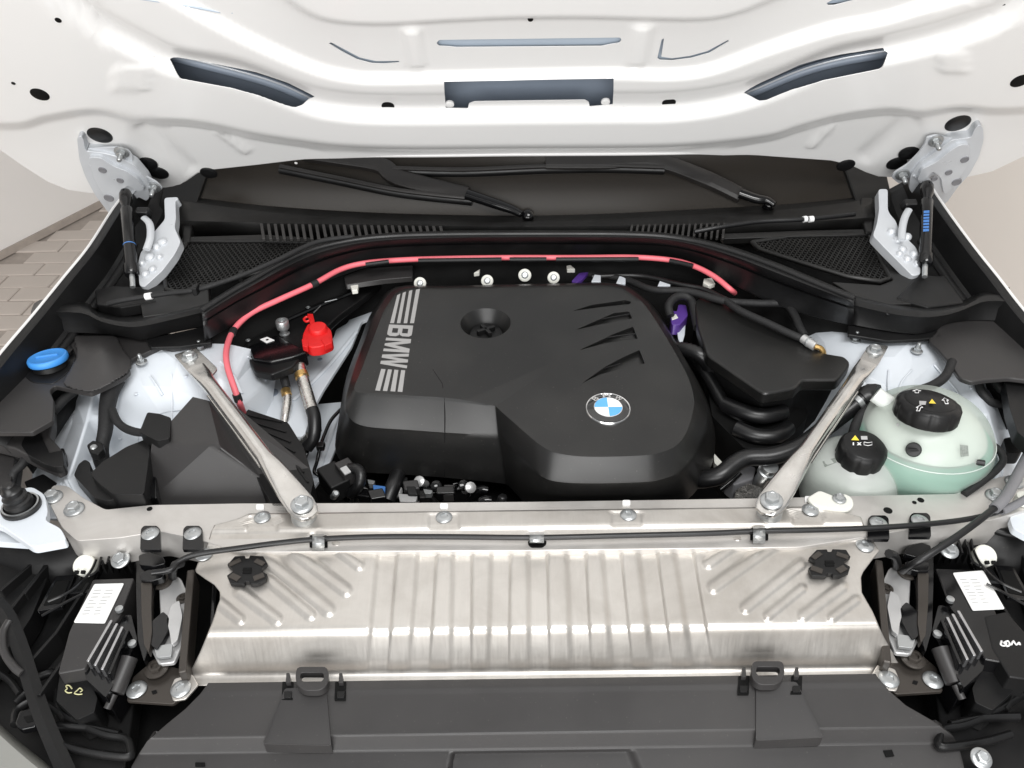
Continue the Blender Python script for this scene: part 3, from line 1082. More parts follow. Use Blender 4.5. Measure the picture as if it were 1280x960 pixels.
# rubber arch over the bulkhead
AB = cr([(252, 386), (290, 362), (320, 345), (355, 325), (395, 308), (445, 297), (495, 292), (560, 290), (640, 289.5), (720, 289.5), (780, 290), (830, 292.5), (870, 299), (915, 311), (960, 327), (1010, 347), (1068, 371)], 4)
AC = cr([(256, 426), (295, 403), (335, 384), (380, 363), (420, 346), (460, 333), (495, 329), (560, 326), (640, 324.5), (720, 324.5), (780, 324), (830, 326), (870, 335), (915, 354), (960, 376), (1010, 393), (1066, 406)], 4)
n = len(AB)
prof = [(-0.05, 0.985), (0.0, 1.018), (0.10, 1.026), (0.20, 1.026), (0.34, 1.016), (0.40, 1.005), (0.46, 1.004), (0.62, 0.992), (1.0, 0.968), (1.03, 0.93)]
rings = []
for (u, z) in prof:
    rings.append([P(AB[i].x * (1 - u) + AC[i].x * u, AB[i].y * (1 - u) + AC[i].y * u, z) for i in range(n)])
arch = ring_loft('bulkhead_seal', rings, 'rubber', closed=False, ang=40, solid=0.002, label='long black rubber-edged bulkhead cover arching across the bay', cat='seal')
for x in (395, 640, 960):
    pass
tube('sealing_lip', [P(q.x, q.y + 3.0, 1.0275) for q in AB], 0.0038, 'rubber', arch, n=8, sub=0)

lc = thing('seal_end_cover', P(150, 400, 0.98), 'black end cover of the bulkhead seal above the blue cap', 'trim cover')
TL = [(40, 396), (50, 382), (100, 381), (122, 395), (150, 402), (175, 401), (215, 393), (257, 382)]
BL = [(42, 414), (60, 415), (105, 415), (140, 417), (165, 421), (182, 423), (215, 414), (262, 405)]
rg = [[P(x, y - 6, 0.972) for x, y in TL]]
for u, z in ((0, 0.992), (0.12, 1.0), (0.3, 0.999), (0.55, 0.985), (1.0, 0.968), (1.04, 0.945)):
    rg.append([P(TL[i][0] * (1 - u) + BL[i][0] * u, TL[i][1] * (1 - u) + BL[i][1] * u, z) for i in range(8)])
ring_loft('cover_shell', [list(x) for x in zip(*[cr(r, 3) for r in rg])] and [cr(r, 3) for r in rg], 'black_plastic', lc, closed=False, ang=50, solid=0.003)
prism('lower_flange', [(182, 424), (262, 406), (264, 428), (226, 433), (188, 434)], 0.965, 0.006, 'black_plastic', lc, bevel=0.0015)
rc = thing('seal_end_cover', P(1180, 395, 0.98), 'black end cover of the bulkhead seal near the right fender', 'trim cover')
TR = [(1063, 370), (1110, 382), (1155, 388), (1185, 386), (1206, 382), (1220, 374), (1234, 367), (1262, 366)]
BR = [(1062, 404), (1105, 412), (1140, 416), (1165, 413), (1182, 404), (1205, 400), (1230, 399), (1284, 402)]
rg = [[P(x, y - 6, 0.972) for x, y in TR]]
for u, z in ((0, 0.992), (0.12, 1.0), (0.3, 0.999), (0.55, 0.985), (1.0, 0.968), (1.04, 0.945)):
    rg.append([P(TR[i][0] * (1 - u) + BR[i][0] * u, TR[i][1] * (1 - u) + BR[i][1] * u, z) for i in range(8)])
ring_loft('cover_shell', [cr(r, 3) for r in rg], 'black_plastic', rc, closed=False, ang=50, solid=0.003)
prism('lower_flange', [(1060, 406), (1140, 418), (1172, 412), (1178, 421), (1150, 424), (1110, 426), (1060, 418)], 0.965, 0.006, 'black_plastic', rc, bevel=0.0015)
lathe('rivet_head', P(1110, 391, 0.998), Vector((0, -.5, .8)), [(0.004, -0.002), (0.004, 0.001), (0.002, 0.002), (0, 0.002)], 'black_plastic', rc, n=12)

# washer tube clipped along the seal
tube('washer_line', [P(38 + 97, 380, 1.0), P(150, 376, 1.006), P(180, 371, 1.010), P(215, 366, 1.016), P(250, 361, 1.022), P(300, 345, 1.03), P(345, 326, 1.034), P(395, 303, 1.034), P(440, 296, 1.03)],
     0.0042, 'fabric_tape', label='thin black hose with white band lying on the left grille edge', cat='hose', n=8)
wl = bpy.data.objects['washer_line']
tube('white_band', [P(182, 371, 1.010), P(190, 369.6, 1.0115)], 0.0056, 'print_white', wl, n=10, sub=0)
for x, y in ((245, 362), (302, 345)):
    box('clip', P(x, y, 1.024), X, Y_, Z, 0.008, 0.016, 0.014, 'black_plastic', wl, bevel=0.002)
wr = tube('washer_line', [P(868, 290, 1.022), P(900, 284, 1.028), P(950, 277, 1.03), P(1000, 274.5, 1.03), P(1040, 271, 1.026), P(1068, 268, 1.02)],
          0.0042, 'hose_rubber', label='thin black washer hose with two white bands on the right cowl', cat='hose', n=8)
for x0, x1 in ((1004, 1008), (1011, 1016)):
    tube('white_band', [P(x0, 274.2, 1.0301), P(x1, 273.6, 1.0301)], 0.0056, 'print_white', wr, n=10, sub=0)

# ================================================================== BODY SHELL AROUND THE BAY
# bulkhead: dark wall behind the engine
pts = [(160, 420)] + [(q.x, q.y) for q in AC[::4]] + [(1180, 420)]
top = [P(x, y - 3, 0.962) for x, y in pts]
build('bulkhead', top + [p + Vector((0, 0.01, -0.42)) for p in top], [(i, i + 1, len(top) + i + 1, len(top) + i) for i in range(len(top) - 1)], 'deep_black',
      label='black bulkhead wall behind the engine under the rubber arch', cat='bulkhead', solid=0.004)


def fender(rail, out, label, matr='white_paint'):
    """outer wing: rolled edge, then the skin falling away outwards"""
    r = cr(rail, 4)
    rings = [[p + Vector((-out * 0.0022, 0, -0.030)) for p in r], [p + Vector((-out * 0.0022, 0, -0.001)) for p in r], [p + Vector((-out * 0.001, 0, 0.0004)) for p in r],
             [p + Vector((out * 0.0005, 0, 0.0)) for p in r], [p + Vector((out * 0.008, 0, -0.03)) for p in r],
             [p + Vector((out * 0.04, 0, -0.12)) for p in r], [p + Vector((out * 0.05, 0, -0.5)) for p in r]]
    return ring_loft('fender', rings, matr, closed=False, ang=60, solid=0.001, label=label, cat='fender')


railL = [P(-60, 515, 0.985), P(0, 440, 1.0), P(40, 393, 1.012), P(80, 344, 1.026), P(110, 307, 1.04), P(139, 262, 1.05), P(158, 236, 1.055), P(175, 200, 1.06)]
railR = [P(1350, 465, 0.985), P(1282, 388, 1.0), P(1250, 347, 1.014), P(1225, 316, 1.026), P(1203, 287, 1.038), P(1182, 258, 1.05), P(1165, 232, 1.055), P(1150, 200, 1.06)]
fender(railL, -1, 'white left fender whose thin edge borders the dark gutter')
fender(railR, 1, 'white right fender edge bordering the dark gutter')


def gutter(rail, inn, inner_px, z, label, side):
    """black gutter trim between wing edge and hinge"""
    t = thing('gutter_trim', rail[2] + Vector((inn * 0.05, 0, -0.05)), label, 'gutter trim', 'fender gutter trims')
    r = cr(rail, 4)
    rings = [[p + Vector((inn * 0.0028, 0, -0.002)) for p in r], [p + Vector((inn * 0.014, 0, -0.005)) for p in r], [p + Vector((inn * 0.022, 0, -0.045)) for p in r],
             [p + Vector((inn * 0.045, 0, -0.060)) for p in r], [p + Vector((inn * 0.055, 0, -0.085)) for p in r], [p + Vector((inn * 0.064, 0, -0.096)) for p in r], [p + Vector((inn * 0.066, 0, -0.110)) for p in r]]
    ring_loft('trim_shell', rings, 'black_plastic', t, closed=False, ang=35, solid=0.002)
    for a, b, h in ((0.034, 0, 0),):
        q = [p + Vector((inn * (a + 0.0), 0, -0.052 if a < .06 else -0.092)) for p in r[6:20]]
        tube('stiffening_rib', q, 0.0075, 'black_plastic', t, n=8, sub=0, flat=0.8)
    return t


gL = gutter(railL, 1, None, 0, 'black plastic gutter trim inside the left fender edge', -1)
gR = gutter(railR, -1, None, 0, 'black plastic gutter trim inside the right fender edge', 1)
lathe('drain_cup', P(92, 360, 0.975), Z, [(0.018, -0.002), (0.018, 0.003), (0.014, 0.004), (0.012, -0.001), (0.0, -0.001)], 'black_plastic', gL, n=20)
prism('hinge_shelf', [(118, 362), (140, 357), (182, 358), (196, 376), (150, 384), (120, 380)], 0.992, 0.02, 'black_plastic', gL, bevel=0.003)
prism('hinge_shelf', [(1145, 346), (1182, 344), (1206, 378), (1160, 384), (1120, 372)], 0.992, 0.02, 'black_plastic', gR, bevel=0.003)
prism('trim_notch', [(1216, 340), (1232, 334), (1248, 362), (1240, 366), (1222, 356)], 0.975, 0.01, 'rubber', gR, bevel=0.002)

# white inner wings with the strut towers: folded sheet with creases
from mathutils.geometry import delaunay_2d_cdt


class Folded:
    def __init__(self, pts):
        self.p = pts
        r = delaunay_2d_cdt([Vector((x, y)) for x, y, z in pts], [], [], 0, 1e-5)
        self.t = [tuple(f) for f in r[2]]
        self.v = [(q.x, q.y, min(pts, key=lambda k: (k[0] - q.x) ** 2 + (k[1] - q.y) ** 2)[2]) for q in r[0]]

    def z(self, x, y):
        for a, b, c in self.t:
            (x1, y1, z1), (x2, y2, z2), (x3, y3, z3) = self.v[a], self.v[b], self.v[c]
            d = (y2 - y3) * (x1 - x3) + (x3 - x2) * (y1 - y3)
            if abs(d) < 1e-9:
                continue
            l1 = ((y2 - y3) * (x - x3) + (x3 - x2) * (y - y3)) / d
            l2 = ((y3 - y1) * (x - x3) + (x1 - x3) * (y - y3)) / d
            if l1 >= -1e-6 and l2 >= -1e-6 and l1 + l2 <= 1 + 1e-6:
                return l1 * z1 + l2 * z2 + (1 - l1 - l2) * z3
        return .9

    def make(self, label):
        return build('inner_wing', [P(*q) for q in self.v], self.t, 'bay_white', ang=12, bevel=.006, seg=3, label=label, cat='inner wing')


FL = Folded([(165, 446, .95), (200, 436, .952), (240, 430, .952), (285, 430, .948), (312, 436, .935), (150, 425, .95), (222, 452, .951), (258, 448, .951), (272, 466, .946), (178, 482, .935), (214, 484, .938), (214, 540, .90),
             (250, 500, .925), (290, 480, .93), (304, 505, .915), (160, 530, .895), (186, 548, .885), (240, 550, .88), (290, 560, .87), (146, 476, .93), (140, 520, .90), (132, 560, .86), (150, 575, .85), (180, 590, .82),
             (118, 488, .925), (110, 520, .915), (96, 565, .905), (84, 600, .895), (98, 628, .89), (126, 648, .88), (128, 505, .90), (96, 492, .90), (90, 530, .875), (72, 575, .86), (62, 606, .865), (70, 630, .875),
             (70, 480, .90), (50, 540, .85), (40, 600, .85), (30, 650, .86), (330, 440, .905), (345, 470, .88), (335, 520, .86), (330, 580, .83), (300, 650, .80), (200, 655, .78), (140, 660, .84)])
FR = Folded([(1030, 428, .935), (1060, 424, .948), (1100, 420, .952), (1140, 424, .952), (1180, 442, .948), (1070, 462, .946), (1084, 446, .951), (1118, 446, .951), (1050, 480, .93), (1090, 490, .925), (1110, 480, .938), (1112, 520, .905),
             (1140, 478, .938), (1165, 490, .925), (1195, 468, .935), (1060, 540, .87), (1110, 560, .87), (1160, 540, .89), (1190, 520, .90), (1215, 478, .925), (1236, 520, .915), (1248, 560, .905), (1246, 590, .895), (1225, 612, .89),
             (1240, 475, .90), (1262, 520, .875), (1272, 565, .865), (1266, 600, .87), (1295, 480, .90), (1300, 560, .86), (1295, 625, .87), (1205, 540, .87), (1210, 580, .85), (1180, 600, .83), (1100, 625, .78), (1020, 610, .78),
             (1000, 520, .85), (995, 445, .90), (1005, 398, .92), (1200, 402, .94), (1180, 640, .84)])
iwL = FL.make('white painted inner wing with strut tower behind the air filter box')
iwR = FR.make('white painted inner wing with strut tower behind the coolant tanks')
exL = exR = lambda x, y: 0.0
fL_, fR_ = FL.z, FR.z
for own, fn, lines in ((iwL, lambda x, y: P(x, y, fL_(x, y) + exL(x, y) + .0012), (
        (((214, 468), (215, 500), (214, 540)), .0012, 'seam'), (((188, 470), (196, 482), (203, 494)), .0016, 'seam'), (((160, 466), (150, 484), (145, 510), (140, 530)), .0020, 'pressed_bead'),
        (((82, 600), (92, 618), (112, 636), (128, 650)), .0022, 'sealer_bead'), (((76, 604), (86, 624), (106, 642)), .0016, 'sealer_bead'),
        (((276, 452), (292, 470), (302, 492)), .0026, 'pressed_bead'), (((310, 446), (326, 458), (332, 476)), .0022, 'pressed_bead'), (((170, 560), (176, 536), (196, 518), (228, 512)), .0012, 'seam'))),
        (iwR, lambda x, y: P(x, y, fR_(x, y) + exR(x, y) + .0012), (
        (((1111, 462), (1110, 480), (1112, 500)), .0012, 'seam'), (((1140, 462), (1128, 476), (1122, 490)), .0016, 'seam'), (((1168, 456), (1182, 472), (1198, 492), (1206, 520)), .0020, 'pressed_bead'),
        (((1246, 560), (1248, 590), (1232, 612), (1212, 622)), .0020, 'sealer_bead'), (((1254, 566), (1252, 598), (1236, 618)), .0016, 'sealer_bead'),
        (((1046, 448), (1036, 462), (1030, 480)), .0024, 'pressed_bead'), (((1190, 450), (1206, 470), (1214, 486)), .0018, 'seam')))):
    for pts_, r_, nm_ in lines:
        tube(nm_, [fn(x, y) for x, y in pts_], r_, 'bay_white', own, n=8, sub=5, flat=0.7)
    for (x, y) in (((170, 492), (150, 548), (232, 470), (262, 474), (200, 552)) if own is iwL else ((1150, 492), (1070, 500), (1180, 500), (1225, 545))):
        lathe('weld_spot', fn(x, y), Z, [(.0032, -.0006), (.0028, .0005), (.001, .0009), (0, .001)], 'bay_white', own, n=10)
for k, (x, y, z, g) in enumerate(((177, 453, .951, 'left'), (251, 436, .951, 'left'), (1069, 425, .951, 'right'), (1146, 439, .951, 'right'))):
    bolt('stud', P(x, y, z), 0.0085, None, Z, 'tower_bolt', label=('zinc stud bolt on the outer rim of the left strut tower', 'zinc stud bolt on the inner rim of the left strut tower', 'zinc stud bolt on the inner rim of the right strut tower', 'zinc stud bolt on the outer rim of the right strut tower')[k],
         cat='bolt', group='strut tower bolts')

# chassis rail and side wall, left of the engine
rail = thing('chassis_rail', P(400, 480, 0.78), 'pale blue-white chassis rail sloping down between battery box and engine cover', 'chassis rail')
prism('side_wall', [(296, 468), (320, 476), (363, 464), (377, 453), (390, 440), (416, 424), (420, 412), (434, 404), (440, 394), (457, 386), (470, 372), (478, 364), (480, 348), (489, 348), (493, 368), (482, 378), (468, 384), (462, 398), (452, 402), (440, 432), (405, 486), (392, 510), (380, 545), (352, 548), (335, 530), (296, 512)], 0.865, 0.006, 'bay_white', rail, rnd=3, bevel=0.0015)
prism('lower_web', [(384, 506), (428, 502), (426, 545), (408, 588), (388, 616), (378, 612), (368, 560)], 0.80, 0.006, 'bay_white', rail, rnd=3, bevel=0.0015)
tube('web_bead', [P(x, y, 0.803) for x, y in ((420, 520), (408, 556), (394, 596))], 0.005, 'bay_white', rail, n=8, flat=0.5)
tube('wall_bead', [P(x, y, 0.867) for x, y in ((445, 415), (420, 446), (390, 478), (366, 500))], 0.004, 'bay_white', rail, n=8, flat=0.5)
for (x, y, r) in ((339, 491, 7.5), (400, 449, 2.6), (379, 478, 2.2)):
    c = P(x, y, 0.8655)
    s = (c - CAM).length / FPX
    lathe('hole', c, Z, [(r * s * 1.12, -0.001), (r * s * 1.12, 0.0005), (r * s, 0.0008), (r * s * .96, 0.0003), (0, 0.0002)], 'e_coat', rail, n=20)

# ================================================================== LEFT TRIM WITH THE BLUE WASHER CAP
lt = thing('washer_trim', P(90, 470, 0.93), 'black plastic side trim around the blue washer cap', 'trim')
prism('trim_panel', [(-20, 480), (-5, 450), (40, 408), (150, 414), (200, 418), (264, 412), (264, 429), (227, 433.5), (215, 436), (200, 433), (170, 446), (158, 452), (163, 463), (156, 470), (131, 483), (113, 491), (92, 487), (68, 482), (62, 488), (67, 500), (66, 525), (40, 540), (-20, 540)], 0.958, 0.008, 'grey_plastic', lt, rnd=3, bevel=0.003, seg=3)
prism('cap_well', [(30, 470), (32, 442), (62, 424), (88, 428), (96, 446), (84, 466), (66, 480), (40, 478)], 0.9592, 0.004, 'rubber', lt, rnd=5, bevel=0.001)
# raised hump right of the cap
hump = rbf([(100, 430, .975), (130, 440, .985), (150, 455, .965), (90, 475, .964), (115, 486, .960), (110, 420, .964), (160, 448, .958), (150, 425, .968), (75, 482, .958), (130, 478, .964), (96, 450, .975)])
terrain('trim_hump', [(100, 430, .972), (128, 440, .982), (150, 455, .968), (95, 470, .966), (115, 484, .964), (110, 421, .962), (161, 455, .963), (150, 425, .966), (80, 480, .962), (130, 478, .966), (100, 450, .972)],
        rounded([(78, 480), (98, 444), (92, 420), (146, 420), (152, 436), (166, 452), (162, 464), (132, 483), (113, 490), (92, 486)], 6), 'grey_plastic', lt, step=1.5)
prism('step_block', [(-15, 500), (20, 478), (62, 488), (66, 505), (66, 528), (62, 545), (76, 560), (80, 580), (70, 585), (58, 580), (40, 572), (18, 560), (-15, 552)], 0.925, 0.02, 'grey_plastic', lt, rnd=3, bevel=0.003)
prism('step_face', [(36, 532), (44, 530), (62, 566), (78, 562), (80, 582), (70, 584), (56, 580), (34, 568), (26, 556)], 0.9265, 0.012, 'black_plastic', lt, rnd=2, bevel=0.002)
prism('side_skirt', [(-15, 550), (20, 560), (14, 600), (-5, 640), (-20, 640)], 0.90, 0.03, 'grey_plastic', lt, rnd=4, bevel=0.003)
lathe('trim_plug', P(8, 475, 0.9585), Z, [(0.022, -0.003), (0.022, 0.003), (0.018, 0.005), (0.015, 0.001), (0.0, 0.001)], 'rubber', lt, n=20)
bc = P(60, 449, 0.972)
nc = Vector((-0.06, 0.12, 1)).normalized()
cap = thing('washer_filler', bc, 'bright blue washer fluid cap in the left side trim', 'filler cap')
lathe('filler_neck', bc - nc * 0.02, nc, [(0.019, -0.01), (0.019, 0.006), (0.024, 0.007), (0.024, 0.014), (0.019, 0.015), (0.0, 0.015)], 'rubber', cap, n=24)
lathe('lid', bc - nc * 0.004, nc, [(0.0, -0.001), (0.0262, 0), (0.0275, 0.002), (0.0275, 0.007), (0.0262, 0.009), (0.024, 0.0095), (0.023, 0.0088), (0.010, 0.0088), (0.0, 0.0092)], 'blue_cap', cap, n=36)
box('grip', bc + nc * 0.0055, Vector((1, 0.25, 0)), Vector((-.25, 1, 0)), nc, 0.03, 0.004, 0.003, 'blue_cap', cap, bevel=0.001)
box('hinge_tab', P(87, 440, 0.964), X, Y_, Z, 0.008, 0.012, 0.006, 'rubber', cap, bevel=0.001)

# right trim panel
rt = thing('strut_tower_trim', P(1230, 440, 0.95), 'plain dark grey plastic trim panel over the right fender corner', 'trim')
prism('trim_panel', [(1182, 402), (1230, 398), (1295, 400), (1295, 476), (1262, 472), (1235, 474), (1215, 477), (1200, 472), (1186, 452), (1170, 433), (1160, 424), (1170, 412)], 0.965, 0.008, 'grey_plastic', rt, rnd=5, bevel=0.003, seg=3)
prism('trim_drop', [(1256, 474), (1295, 472), (1295, 560), (1272, 540), (1262, 510)], 0.95, 0.02, 'black_plastic', rt, rnd=3, bevel=0.003)

# ================================================================== ENGINE COVER
ET0 = P(738, 571, 0.955)
ETN = Vector((0, -0.085, 1)).normalized()


def E(px, py, h=0.0):
    return PL(px, py, ET0 + ETN * h, ETN)


R3 = [  # top edge, shoulder, skirt (px) and heights of shoulder / skirt below the top
    ((506, 361), (499, 360), (494, 359), .010, .05),
    ((483, 384), (473, 386), (466, 388), .012, .09),
    ((468, 420), (457, 423), (450, 426), .012, .10),
    ((452, 462), (441, 467), (433, 471), .013, .10),
    ((443, 484), (432, 502), (424, 520), .018, .10),
    ((449, 491), (438, 522), (420, 566), .028, .11),
    ((472, 493), (458, 532), (446, 588), .034, .11),
    ((514, 495.5), (508, 536), (502, 593), .036, .11),
    ((556, 498), (556, 539.5), (556, 597), .036, .11),
    ((596, 503), (600, 542), (606, 602), .036, .11),
    ((616, 506.8), (620, 543.2), (629, 604.5), .0355, .11),
    ((620, 508), (624, 543.5), (633, 606), .034, .11),
    ((624, 512), (628, 547.5), (637, 609), .0335, .11),
    ((640, 526), (642, 561), (646, 618), .032, .11),
    ((657, 541), (658, 577), (656, 628), .032, .11),
    ((678, 558), (676, 594), (676, 634), .031, .10),
    ((699, 567), (697, 601.5), (698, 638), .031, .10),
    ((738, 571), (738, 603.5), (738, 640), .031, .10),
    ((800, 569.5), (801, 602), (802, 640), .031, .10),
    ((824, 566), (827, 598.5), (830, 634), .031, .10),
    ((845, 557), (851, 588), (856, 626), .030, .10),
    ((858, 540), (868, 568), (873, 610), .028, .10),
    ((866, 515), (880, 540), (890, 580), .026, .10),
    ((867, 495), (884, 514), (894, 545), .024, .10),
    ((858, 467), (873, 482), (884, 500), .020, .10),
    ((834, 424), (847, 434), (857, 447), .016, .10),
    ((808, 384), (819, 390), (829, 398), .012, .09),
    ((790, 368), (798, 368), (804, 371), .010, .06),
    ((766, 357), (769, 355), (772, 354), .008, .05),
    ((700, 357), (700, 355), (700, 354), .008, .05),
    ((640, 358), (640, 356), (640, 355), .008, .05),
    ((560, 360), (560, 358), (560, 357), .008, .05)]
T = cr([r[0] for r in R3], 4, True)
U = cr([r[1] for r in R3], 4, True)
D = cr([r[2] for r in R3], 4, True)
hu = [float(q.x) for q in cr([(r[3], 0) for r in R3], 4, True)]
hd = [float(q.x) for q in cr([(r[4], 0) for r in R3], 4, True)]
n = len(T)


def lerp2(a, b, u):
    return a.x * (1 - u) + b.x * u, a.y * (1 - u) + b.y * u


rings = [[E(*lerp2(U[i], D[i], 1.0), -hd[i]) for i in range(n)],
         [E(*lerp2(U[i], D[i], .10), -hu[i] - (hd[i] - hu[i]) * .10) for i in range(n)],
         [E(*lerp2(U[i], D[i], .02), -hu[i] - .0010) for i in range(n)],
         [E(*lerp2(T[i], U[i], .93), -hu[i] * .93) for i in range(n)],
         [E(*lerp2(T[i], U[i], .08), -hu[i] * .07) for i in range(n)],
         [E(*lerp2(T[i], U[i], .0), 0.0) for i in range(n)]]
cen = Vector((sum(q.x for q in T) / n, sum(q.y for q in T) / n))
rings.append([E(*(q + (cen - q) * 0.03), 0.0006) for q in T])
eng = ring_loft('engine_cover', rings, 'cover_plastic', cap0=False, ang=28,
                label='large matt black engine cover with silver lettering and round emblem', cat='engine cover')


def ecut(pts, depth, up=0.01, rnd=1.5):
    pts = rounded(pts, rnd, 2)
    return prism3('cutter', [E(x, y, up) for x, y in pts], -ETN * (depth + up), 'gloss_black', smooth=False)


def ell(cx, cy, rx, ry, k=32):
    return [(cx + rx * math.cos(2 * math.pi * i / k), cy + ry * math.sin(2 * math.pi * i / k)) for i in range(k)]


SL = [[(716, 382.5), (740, 375), (782, 369), (790, 371), (788, 374), (750, 378)],
      [(720, 406), (752, 392), (768, 385), (787, 383), (791, 392), (752, 399)],
      [(724, 431.5), (745, 422), (768, 411), (792, 402), (798, 417), (760, 422)],
      [(728, 472.5), (757, 452), (778, 441), (800, 431), (807, 448), (775, 455), (750, 462)]]
oc = E(607, 404, 0.0)
so = (oc - CAM).length / FPX
xo, yo, zo = basis(ETN)
cone = [[oc + (xo * math.cos(2 * math.pi * j / 36) + yo * math.sin(2 * math.pi * j / 36)) * r + ETN * h for j in range(36)] for r, h in ((31 * so * 1.12, 0.006), (31 * so * 1.0, 0.0), (21 * so, -0.022))]
cutters = [ecut(p, 0.006) for p in SL] + [ring_loft('cutter', cone, 'cover_plastic', smooth=False)]
cut(eng, cutters)
eng.data.polygons.foreach_set('use_smooth', [True] * len(eng.data.polygons))
eng.data.set_sharp_from_angle(angle=math.radians(28))
# oil filler in its recess
oc2 = oc - ETN * 0.0215
lathe('oil_filler_cap', oc2, ETN, [(20.5 * so, -0.001), (20 * so, 0.003), (14 * so, 0.004), (0, 0.0042)], 'black_plastic', eng, n=28)
for k in range(2):
    box('cap_grip', oc2 + ETN * 0.0075, Vector((math.cos(0.5 + k * 1.57), math.sin(0.5 + k * 1.57), 0)), Vector((-math.sin(0.5 + k * 1.57), math.cos(0.5 + k * 1.57), 0)), ETN, 0.030, 0.006, 0.009, 'black_plastic', eng, bevel=0.001)
# louvre blades in the slots
for p in SL:
    top = [E(x, y, -0.004) for x, y in (p[0], p[-1], p[-2])] if len(p) > 6 else [E(*p[0], -0.001), E(*p[-1], -0.002), E(*p[-2], -0.004)]
    tube('louvre_edge', [E(x, y, -0.0006) for x, y in ([p[0], p[-1], p[-2]])], 0.0009, 'gloss_black', eng, n=6)
# seam line of the left module
tube('parting_line', [E(541, 462, 0.0001), E(553, 480, 0.0001), E(555.5, 498, -0.0002), E(556, 520, -0.0182), E(556, 539.5, -0.0358), E(556, 570, -0.0765), E(556, 596, -0.1085)], 0.0007, 'deep_black', eng, n=6, sub=0)
# raised right module crease
rm = [(597, 474), (606, 488), (621, 508.5), (640, 526), (657, 541), (678, 558), (699, 567), (738, 571), (800, 569.5), (824, 566), (845, 557), (857, 540), (865, 515), (866, 495)]
# silver stripes and letters
EP = lambda x, y: E(x, y, 0.0009)
for q in ([(487.5, 404), (492.5, 404), (500.5, 367), (496.5, 369)], [(496, 404), (500.5, 404), (507.5, 364.5), (503.5, 366)], [(504.5, 404), (509, 404), (515.5, 362.5), (511.5, 363.5)], [(512.5, 404), (517.5, 404), (525, 361), (520, 362)],
          [(469, 488), (475, 488.5), (482, 461.5), (476.5, 461)], [(478.5, 488.5), (484, 489), (490, 462), (485, 461.5)], [(488, 489), (494, 489.5), (498, 462.5), (493, 462)], [(497, 489.5), (503, 490), (506.5, 463), (501.5, 462.5)]):
    strip('stripe', q, EP, 'print_silver', eng)
LET = {'B': (0.0, 0.27, [[(0, 0), (.30, 0), (.30, 1), (0, 1)], [(.30, 0), (.70, 0), (.70, .18), (.30, .18)], [(.30, .41), (.70, .41), (.70, .59), (.30, .59)], [(.30, .82), (.70, .82), (.70, 1), (.30, 1)],
                    [(.70, .5), (.86, .51), (.97, .63), (.97, .89), (.86, .985), (.70, 1)], [(.70, 0), (.88, .015), (1, .13), (1, .37), (.88, .48), (.70, .5)]]),
       'M': (.315, .635, [[(0, 0), (.20, 0), (.20, .66), (.42, 0), (.58, 0), (.80, .66), (.80, 0), (1, 0), (1, 1), (.70, 1), (.5, .40), (.30, 1), (0, 1)]]),
       'W': (.655, 1.0, [[(0, 1), (.18, 0), (.39, 0), (.50, .62), (.61, 0), (.82, 0), (1, 1), (.80, 1), (.71, .35), (.60, 1), (.40, 1), (.29, .35), (.20, 1)]])}
qa, qb, qc, qd = Vector((486.5, 405.5)), Vector((474.5, 458)), Vector((508.5, 460.5)), Vector((516.5, 407))
for ch in 'BMW':
    u0, u1, polys = LET[ch]
    v, f = [], []
    for pl_ in polys:
        k0 = len(v)
        for (a_, b_) in pl_:
            u, w_ = u0 + (u1 - u0) * a_, b_
            q = qa * (1 - u) * (1 - w_) + qb * u * (1 - w_) + qc * u * w_ + qd * (1 - u) * w_
            v.append(EP(q.x, q.y))
        f.append(tuple(range(k0, len(v))))
    build('letter', v, f, 'print_silver', eng, smooth=False)
# emblem
ec = E(760, 512, 0.0)
se = (ec - CAM).length / FPX
rE = 28.2 * se
emb = lathe('emblem', ec, ETN, [(rE, -0.001), (rE, 0.0025), (rE * .97, 0.0036), (rE * .94, 0.0033), (rE * .93, 0.0030)], 'chrome', eng, n=48, cap0=False, cap1=False)
lathe('black_ring', ec, ETN, [(rE * .935, 0.0030), (rE * .9, 0.0036), (rE * .62, 0.0044), (rE * .61, 0.0044), (0, 0.0044)], 'logo_black', emb, n=48, cap0=False)
xe, ye, ze = basis(ETN)
lathe('inner_rim', ec, ETN, [(rE * .63, 0.0043), (rE * .63, 0.0050), (rE * .60, 0.0052), (rE * .60, 0.0046)], 'chrome', emb, n=48, cap0=False, cap1=False)
for k in range(4):
    a0_ = k * math.pi / 2
    pv_ = [ec + ze * 0.0049] + [ec + ze * 0.0049 + (xe * math.cos(a0_ + math.pi / 2 * j / 12) + ye * math.sin(a0_ + math.pi / 2 * j / 12)) * rE * .60 for j in range(13)]
    build('quadrant', pv_, [tuple(range(14))], 'logo_blue' if k in (1, 3) else 'logo_white', emb, smooth=False)


